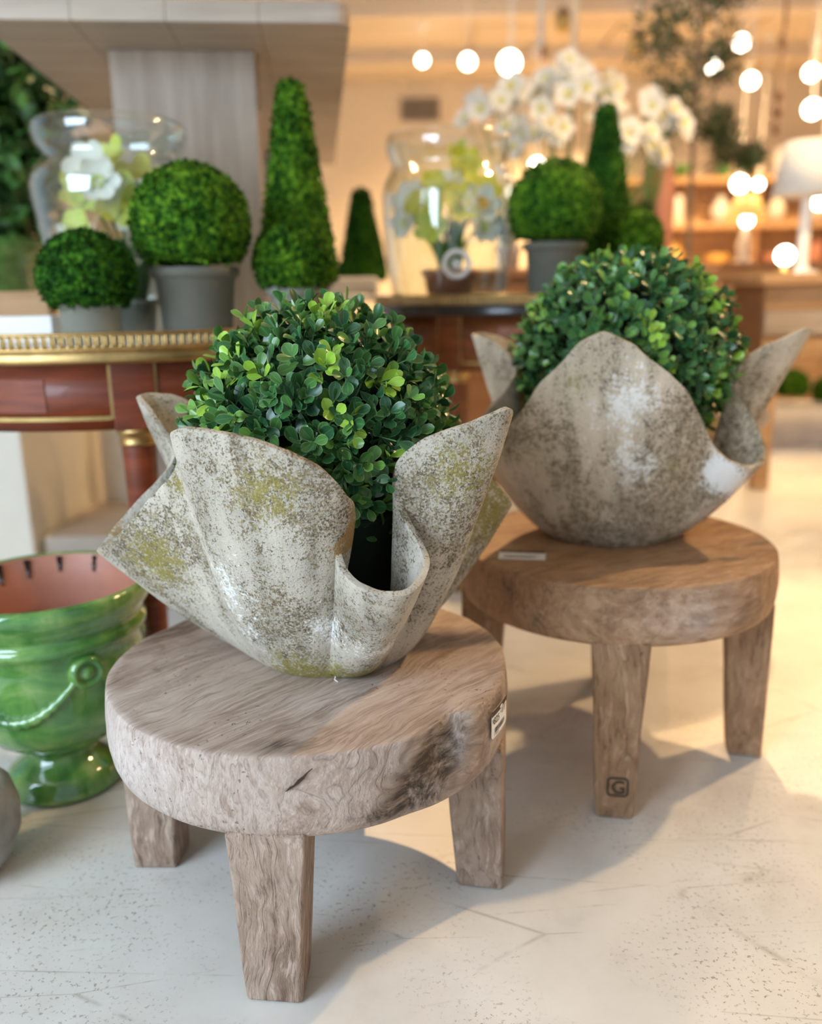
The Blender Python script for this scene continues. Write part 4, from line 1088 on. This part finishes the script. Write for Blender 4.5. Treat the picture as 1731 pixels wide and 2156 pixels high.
cab = thing('orchid_cabinet', 'brown wooden cabinet carrying the white orchids', 'cabinet', (0.86, 4.35, 0))
bd = obj('body', mesh('body', *box(-0.65, 0.50, -0.25, 0.25, 0, 0.95), M['wood_d'], False), cab); bevel(bd, 0.006)
tp = obj('top', mesh('top', *box(-0.68, 0.53, -0.28, 0.28, 0.95, 0.985), M['wood_d'], False), cab); bevel(tp, 0.006)
for s in (-1, 1):
    dd = obj('door', mesh('door', *box(-0.26, 0.26, -0.012, 0.0, 0.08, 0.90), M['wood_d'], False), cab, (-0.075 + s * 0.28, -0.25, 0)); bevel(dd, 0.003)
    obj('knob', mesh('knob', *lathe([(0, 0), (0.006, 0), (0.006, 0.012), (0.013, 0.02), (0.010, 0.03), (0, 0.032)], 14), M['brass']), dd, (-s * 0.22, -0.012, 0.52), (pi / 2, 0, 0))
OR = [(0.42, 4.28, 1.70), (0.56, 4.22, 1.55), (0.70, 4.42, 1.82), (0.88, 4.30, 1.72), (1.02, 4.42, 1.60), (1.20, 4.38, 1.66), (1.06, 4.24, 1.52)]
ORL = ['white orchid arching furthest towards the glass jar', 'low white orchid spray above the daffodil jar', 'tallest white orchid spray, top of the cluster', 'broad white orchid spray left of the farther moss cone tip', 'white orchid spray just right of the farther moss cone tip', 'white orchid nearest the olive tree trunk', 'lowest white orchid spray beside the farther moss cone']
for k, (x, y, z) in enumerate(OR):
    r_ = random.Random(50 + k); zb = 0.986; h = z - zb
    side = -1 if k < 3 else 1
    px_, py_ = min(1.30, max(0.30, x - side * 0.06)), min(4.55, y + 0.05)
    bl = []
    for q in range(13):
        s = q / 12
        bl.append((side * (0.02 + 0.20 * s) - side * 0.06 + r_.gauss(0, 0.03), -0.03 + r_.gauss(0, 0.04), h - 0.10 * s * s + 0.05 + r_.gauss(0, 0.025), 'orchid', r_.uniform(0.85, 1.15)))
    flowerpot(ORL[k], (px_, py_, zb), 0.06, 0.11, M['white'], bl, 70 + k, (5, WIDEBLADE, 1.3), 'orchid', 'white orchids on the cabinet', 'potted_orchid')
vs = obj('tall_vase', mesh('tall_vase', *lathe([(0, 0), (0.06, 0), (0.075, 0.1), (0.085, 0.30), (0.075, 0.46), (0.05, 0.52), (0.06, 0.55), (0.052, 0.55), (0.045, 0.5), (0, 0.1)], 40), M['terracotta']), None, (1.22, 4.52, 0.986))
tag(vs, 'tall russet vase standing among the orchids', 'vase')

shrub('slender olive tree with sparse grey green crown', (1.53, 5.0, 0.30), [(0.0, 0, 2.05, 0.22), (-0.18, 0.05, 1.85, 0.18), (0.10, 0, 1.75, 0.16), (-0.12, 0, 1.55, 0.14), (0.02, 0, 2.35, 0.25), (0.16, 0.05, 2.12, 0.16), (-0.25, 0, 2.2, 0.18), (0.12, 0, 1.42, 0.10), (-0.2, 0, 1.42, 0.08), (0.30, 0, 1.25, 0.07), (0.35, 0, 2.3, 0.12), (0.18, 0, 1.30, 0.08)], 3300, 0.060, [M['olive'], M['olive'], M['leafdark']], 31,
      [([(0, 0, 0.05), (0.005, 0, 0.7), (-0.005, 0, 1.5), (0.0, 0, 2.3)], [0.018, 0.016, 0.013, 0.006]), ([(0, 0, 1.4), (0.10, 0, 1.6), (0.22, 0, 2.1)], [0.008, 0.006, 0.003]), ([(0, 0, 1.3), (-0.12, 0, 1.55), (-0.24, 0, 2.1)], [0.008, 0.006, 0.003]), ([(0, 0, 1.2), (0.15, 0, 1.28), (0.32, 0, 1.26)], [0.006, 0.005, 0.002])], 'tree', 'olive_tree', None, 0.28)
op = obj('tree_pot', mesh('tree_pot', *lathe([(0, 0), (0.14, 0), (0.19, 0.30), (0.21, 0.31), (0.21, 0.36), (0.19, 0.36), (0.18, 0.31), (0, 0.30)], 40), M['stone_w']), None, (1.53, 5.0, 0)); tag(op, 'pale stone pot holding the olive tree', 'pot')

# console with the white lamp, far right
con = thing('farm_console', 'long honey coloured wooden console below the white lamp', 'console', (1.52, 3.85, 0))
tp = obj('top', mesh('top', *box(-0.04, 1.6, -0.05, 0.45, 0.895, 0.94), M['wood'], False), con); bevel(tp, 0.006)
for k in range(3):
    b = obj('front_board', mesh('front_board', *box(0.0, 1.55, -0.012 * (k % 2), 0.02, 0.585 + k * 0.104, 0.685 + k * 0.104), M['wood'] if k != 1 else M['oak'], False), con); bevel(b, 0.003)
obj('carcass', mesh('carcass', *box(0.0, 1.55, 0.021, 0.40, 0.58, 0.895), M['wood_d'], False), con)
for x in (0.02, 1.45):
    for y in (0.03, 0.33):
        l_ = obj('leg', mesh('leg', *box(x, x + 0.07, y, y + 0.07, 0, 0.58), M['wood'], False), con); bevel(l_, 0.004)
lm_ = thing('table_lamp', 'white lamp with linen shade standing on the console', 'lamp', (1.735, 4.02, 0.9405))
obj('base', mesh('base', *lathe([(0, 0), (0.07, 0), (0.07, 0.012), (0.03, 0.02), (0.026, 0.05), (0.024, 0.30), (0.02, 0.34), (0, 0.36)], 32), M['white']), lm_)
obj('shade', mesh('shade', *lathe([(0.150, 0.325), (0.148, 0.325), (0.105, 0.545), (0.107, 0.545)], 48, True), M['shade_w']), lm_)

# warm globe lights, each on its own stem from the ceiling
GL = [((0.716, 6.5, 2.387), 0.070, 'brightest round ceiling globe above the orchids'), ((0.481, 7.2, 2.561), 0.052, 'middle one of the row of three ceiling globes'), ((0.160, 8.0, 2.764), 0.045, 'faint ceiling globe first in the row of three'),
      ((2.166, 6.2, 2.411), 0.046, 'highest ceiling globe right of the olive tree'), ((2.095, 6.5, 2.342), 0.043, 'ceiling globe against the olive tree crown'), ((2.533, 7.0, 2.355), 0.050, 'lower globe of the trio right of the olive tree'),
      ((2.972, 7.0, 2.402), 0.052, 'upper globe near the picture edge by the lamp'), ((2.787, 6.5, 2.064), 0.058, 'large globe right above the white lamp shade'), ((2.683, 7.5, 1.700), 0.060, 'bright low globe left of the white lamp shade'),
      ((3.21, 8.5, 1.803), 0.042, 'dim low globe touching the white lamp shade'), ((0.871, 6.2, 1.695), 0.046, 'globe hanging low behind the orchid stems'), ((0.768, 6.8, 1.599), 0.036, 'small globe between the daffodil jar and moss ball'), ((3.112, 7.0, 1.501), 0.046, 'globe beside the white lamp base')]
for (p, r_, lb) in GL:
    t = thing('globe_light', lb, 'light', p, 0, 'warm globe lights hanging from the ceiling')
    bm = bmesh.new(); bmesh.ops.create_uvsphere(bm, u_segments=20, v_segments=12, radius=r_); gm_ = bpy.data.meshes.new('globe'); bm.to_mesh(gm_); bm.free(); gm_.materials.append(M['bulb'])
    gm_.polygons.foreach_set('use_smooth', [True] * len(gm_.polygons))
    obj('globe', gm_, t)
    obj('stem', mesh('stem', *tube([(0, 0, r_ * 0.9), (0, 0, 3.034 - p[2])], 0.005, 8), M['white']), t)
    obj('canopy', mesh('canopy', *lathe([(0, 3.034 - p[2]), (0.045, 3.034 - p[2]), (0.04, 3.014 - p[2]), (0, 3.01 - p[2])], 20), M['white']), t)
# warm spots added to light the deeper shop, farther stool and orchids
for k, (x, y, e) in enumerate(((-0.3, 6.4, 80), (2.3, 7.7, 105), (3.2, 6.3, 70), (1.2, 8.6, 130), (3.6, 8.4, 100), (2.3, 2.6, 88), (1.2, 3.4, 14))):
    t = thing('added_spot', ['added warm spot over the space behind the trestle table', 'added warm spot between the sideboard and the wall shelves', 'added warm spot over the sideboard end', 'added warm spot near the back wall vent', 'added warm spot over the wall shelves', 'added warm spot over the open floor', 'added warm spot over the farther gallery table'][k], 'light', (x, y, 3.03), 0, 'added warm spots on the ceiling')
    obj('housing', mesh('housing', *lathe([(0, 0), (0.05, 0), (0.055, -0.10), (0.045, -0.10), (0.04, -0.02), (0, -0.02)], 24), M['white']), t)
    lamp('spot_glow', 'SPOT', (0, 0, -0.12), e * 3.4, (1.0, 0.66, 0.32), t, shadow_soft_size=0.06, spot_size=radians(150), spot_blend=0.6)

# hanging lanterns and a carved hanger
for k, (x, y, z) in enumerate(((1.02, 6.2, 2.49), (1.50, 6.2, 2.36))):
    t = thing('hanging_lantern', ('small amber lantern hanging above the white orchids', 'small amber lantern half hidden by the olive crown')[k], 'lantern', (x, y, z), 0, 'amber lanterns')
    obj('lantern_glass', mesh('lantern_glass', *lathe([(0, 0), (0.035, 0.0), (0.05, 0.03), (0.05, 0.09), (0.03, 0.12), (0, 0.125)], 20), M['amber']), t)
    obj('lantern_cap', mesh('lantern_cap', *lathe([(0.055, 0.088), (0.03, 0.125), (0.012, 0.15), (0, 0.15)], 20), M['wood_d']), t)
    obj('cord', mesh('cord', *tube([(0, 0, 0.15), (0, 0, 3.034 - z)], 0.004, 6), M['white']), t)
for k, (x, y) in enumerate(((0.926, 6.5), (1.20, 6.8))):
    t = thing('hanging_rod', ('white rod hanging just left of the amber lantern', 'pale rod hanging behind the amber lantern')[k], 'rod', (x, y, 2.40), 0, 'pale hanging rods')
    obj('rod', mesh('rod', *tube([(0, 0, 0.08), (0, 0, 0.634)], 0.022, 10), M['cream']), t)
    obj('finial', mesh('finial', *lathe([(0, 0), (0.02, 0.01), (0.034, 0.045), (0.02, 0.08), (0, 0.085)], 16), M['wood_d']), t)
hg = thing('carved_hanger', 'dark carved wooden hanger dangling in front of the shelves', 'hanger', (2.43, 6.2, 1.85))
obj('chain', mesh('chain', *tube([(0, 0, 0.25), (0.01, 0, 0.6), (0, 0, 1.184)], 0.012, 8), M['wood_d']), hg)
for z, r_ in ((0.0, 0.024), (0.10, 0.03), (0.20, 0.03), (0.52, 0.026)):
    obj('bead', mesh('bead', *lathe([(0, z), (r_ * 0.8, z + 0.015), (r_, z + 0.05), (r_ * 0.7, z + 0.085), (0, z + 0.10)], 16), M['wood_d']), hg)

# sideboard with two amber lamps, and wall shelves
sbd = thing('sideboard', 'long low wooden sideboard with the two amber lamps', 'sideboard', (2.35, 6.6, 0))
bd = obj('body', mesh('body', *box(-0.95, 1.6, -0.25, 0.25, 0.08, 1.02), M['wood'], False), sbd); bevel(bd, 0.006)
tp = obj('top', mesh('top', *box(-1.0, 1.65, -0.3, 0.3, 1.02, 1.06), M['wood_d'], False), sbd); bevel(tp, 0.006)
for k in range(5):
    dd = obj('door', mesh('door', *box(-0.23, 0.23, -0.014, 0, 0.14, 0.96), M['wood'], False), sbd, (-0.68 + k * 0.5, -0.25, 0)); bevel(dd, 0.003)
for x in (-0.9, 1.5): obj('foot', mesh('foot', *box(x, x + 0.1, -0.22, 0.22, 0, 0.08), M['wood_d'], False), sbd)
for k, (x, y) in enumerate(((1.744, 6.52), (2.392, 6.52))):
    t = thing('table_lamp', ('amber shaded lamp between moss cone and olive trunk', 'amber shaded lamp between the olive trunk and the white lamp')[k], 'lamp', (x, y, 1.0605), 0, 'amber shaded lamps')
    obj('base', mesh('base', *lathe([(0, 0), (0.06, 0), (0.06, 0.015), (0.035, 0.04), (0.05, 0.12), (0.03, 0.20), (0.012, 0.24), (0.012, 0.30), (0, 0.30)], 24), M['cream']), t)
    obj('shade', mesh('shade', *lathe([(0.155, 0.30), (0.150, 0.30), (0.06, 0.46), (0.063, 0.46)], 32, True), M['shade_y']), t)
    bm = bmesh.new(); bmesh.ops.create_uvsphere(bm, u_segments=16, v_segments=10, radius=0.04); gm_ = bpy.data.meshes.new('bulb'); bm.to_mesh(gm_); bm.free(); gm_.materials.append(M['bulb'])
    obj('bulb', gm_, t, (0, -0.02, 0.285))
lb_ = thing('globe_lamp', 'bright glass globe lamp standing on the console end', 'lamp', (2.263, 4.06, 0.9405))
bm = bmesh.new(); bmesh.ops.create_uvsphere(bm, u_segments=20, v_segments=12, radius=0.038); gm_ = bpy.data.meshes.new('globe'); bm.to_mesh(gm_); bm.free(); gm_.materials.append(M['bulb'])
lb_.location = (1.60, 3.88, 0.9405)
obj('globe', gm_, lb_, (0, 0, 0.075)); obj('base', mesh('base', *lathe([(0, 0), (0.04, 0), (0.04, 0.01), (0.012, 0.018), (0.012, 0.04), (0, 0.042)], 20), M['brass']), lb_)

shv = thing('wall_shelves', 'tall wooden wall shelves against the back wall', 'shelves', (3.4, 9.80, 0))
for z in (0.10, 0.60, 1.05, 1.50, 1.95):
    b = obj('shelf', mesh('shelf', *box(-1.9, 2.4, -0.22, 0.18, z, z + 0.05), M['wood'], False), shv)
for x in (-1.9, -0.85, 0.2, 1.25, 2.35):
    obj('upright', mesh('upright', *box(x, x + 0.06, -0.20, 0.18, 0, 2.05), M['wood_d'], False), shv)
obj('back_panel', mesh('back_panel', *box(-1.9, 2.4, 0.16, 0.18, 0, 2.05), M['wood'], False), shv)
vase_prof = [[(0, 0), (0.05, 0), (0.09, 0.10), (0.085, 0.18), (0.04, 0.24), (0.05, 0.28), (0.04, 0.28), (0, 0.1)], [(0, 0), (0.06, 0), (0.075, 0.02), (0.07, 0.26), (0.05, 0.30), (0.03, 0.30), (0, 0.2)], [(0, 0), (0.04, 0), (0.11, 0.08), (0.12, 0.13), (0.11, 0.14), (0, 0.08)]]
k = 0
colm = [M['cream'], M['stone_w'], M['terracotta'], M['amber'], M['white'], M['glaze']]
cn = ['cream', 'pale stone', 'terracotta', 'amber', 'white', 'green glazed']
sn = ['round bodied vase', 'straight jar', 'shallow bowl']
cols = ['first', 'second', 'third', 'fourth']
rown = {0.65: 'lowest open', 1.10: 'middle', 1.55: 'upper', 2.0: 'topmost'}
for z in (0.65, 1.10, 1.55, 2.0):
    for bx in range(4):
        for q in range(2):
            pi_ = (k * 2 + bx) % 3; ci = (k * 5 + q + bx) % 6
            v_ = obj('shelf_vase', mesh('shelf_vase', *lathe(vase_prof[pi_], 24), colm[ci]), None, (3.4 - 1.9 + 0.30 + bx * 1.05 + q * 0.46, 9.78, z + 0.0005))
            tag(v_, '%s %s, %s shelf, %s bay from the orchids, %s in it' % (cn[ci], sn[pi_], rown[z], cols[bx], ('nearer one', 'farther one')[q]), 'vase', 'vases on the wall shelves'); k += 1

# air vent on the back wall
vt = thing('air_vent', 'grey air vent grille high on the back wall', 'vent', (0.168, 9.995, 2.757))
obj('backing', mesh('backing', *box(-0.18, 0.18, -0.01, 0, -0.085, 0.085), M['ink'], False), vt)
obj('frame', mesh('frame', *join(box(-0.2, 0.2, -0.03, -0.005, 0.085, 0.105), box(-0.2, 0.2, -0.03, -0.005, -0.105, -0.085), box(-0.2, -0.18, -0.03, -0.005, -0.085, 0.085), box(0.18, 0.2, -0.03, -0.005, -0.085, 0.085)), M['vent'], False), vt)
for q in range(7): obj('slat', mesh('slat', *box(-0.18, 0.18, -0.028, -0.012, -0.080 + q * 0.0235, -0.064 + q * 0.0235), M['vent'], False), vt)

# stone trough with moss balls on the floor
trg = obj('stone_trough', mesh('stone_trough', *join(box(-0.42, 0.6, -0.18, 0.18, 0, 0.06), box(-0.42, 0.6, -0.18, -0.13, 0.06, 0.22), box(-0.42, 0.6, 0.13, 0.18, 0.06, 0.22), box(-0.42, -0.37, -0.13, 0.13, 0.06, 0.22), box(0.55, 0.6, -0.13, 0.13, 0.06, 0.22)), M['stone_w'], False), None, (2.30, 5.15, 0)); tag(trg, 'low pale stone trough of moss balls on the floor', 'trough')
for (x, y, z, r_, lb, sq) in ((2.215, 5.12, 0.335, 0.088, 'round moss ball in the middle of the stone trough', 1.0), (2.42, 5.10, 0.30, 0.085, 'moss ball in the stone trough at the picture edge', 1.0), (2.02, 5.14, 0.275, 0.08, 'flattened yellowish moss ball at the near end of the stone trough', 0.7)):
    o = obj('moss_ball', moss_mesh('ball', M['moss'], int(x * 10), r_, 0, sq), None, (x, y, z)); tag(o, lb, 'moss ball', 'moss balls in the stone trough')
    g_ = z - 0.62 * r_ * sq
    
# pale rocks and fern seen beneath the farther table
for k, (x, y, r_) in enumerate(((0.50, 6.2, 0.16), (0.86, 6.35, 0.14), (0.66, 6.75, 0.18))):
    bm = bmesh.new(); bmesh.ops.create_icosphere(bm, subdivisions=3, radius=r_)
    for v in bm.verts: v.co *= 1 + 0.35 * noise.noise(v.co * 6 + Vector((k * 4, 0, 0))); v.co.z = max(v.co.z * 0.8, -r_ * 0.5)
    me = bpy.data.meshes.new('pale_rock'); bm.to_mesh(me); bm.free(); me.materials.append(M['stone_w'])
    o = obj('pale_rock', me, None, (x, y, r_ * 0.5)); tag(o, ('pale rock nearest the planter tip under the farther table', 'pale rock beside the fern under the farther table', 'larger pale rock behind the fern')[k], 'rock', 'pale rocks on the floor')
shrub('low green fern on the floor beneath the farther table', (0.66, 6.1, 0.0), [(0, 0, 0.16, 0.10), (0.08, 0, 0.12, 0.08), (-0.1, 0, 0.10, 0.08)], 500, 0.06, [M['leafmid'], M['leafdark']], 44, [([(0, 0, 0.0), (0, 0, 0.15)], [0.012, 0.006])], 'plant', 'floor_fern')
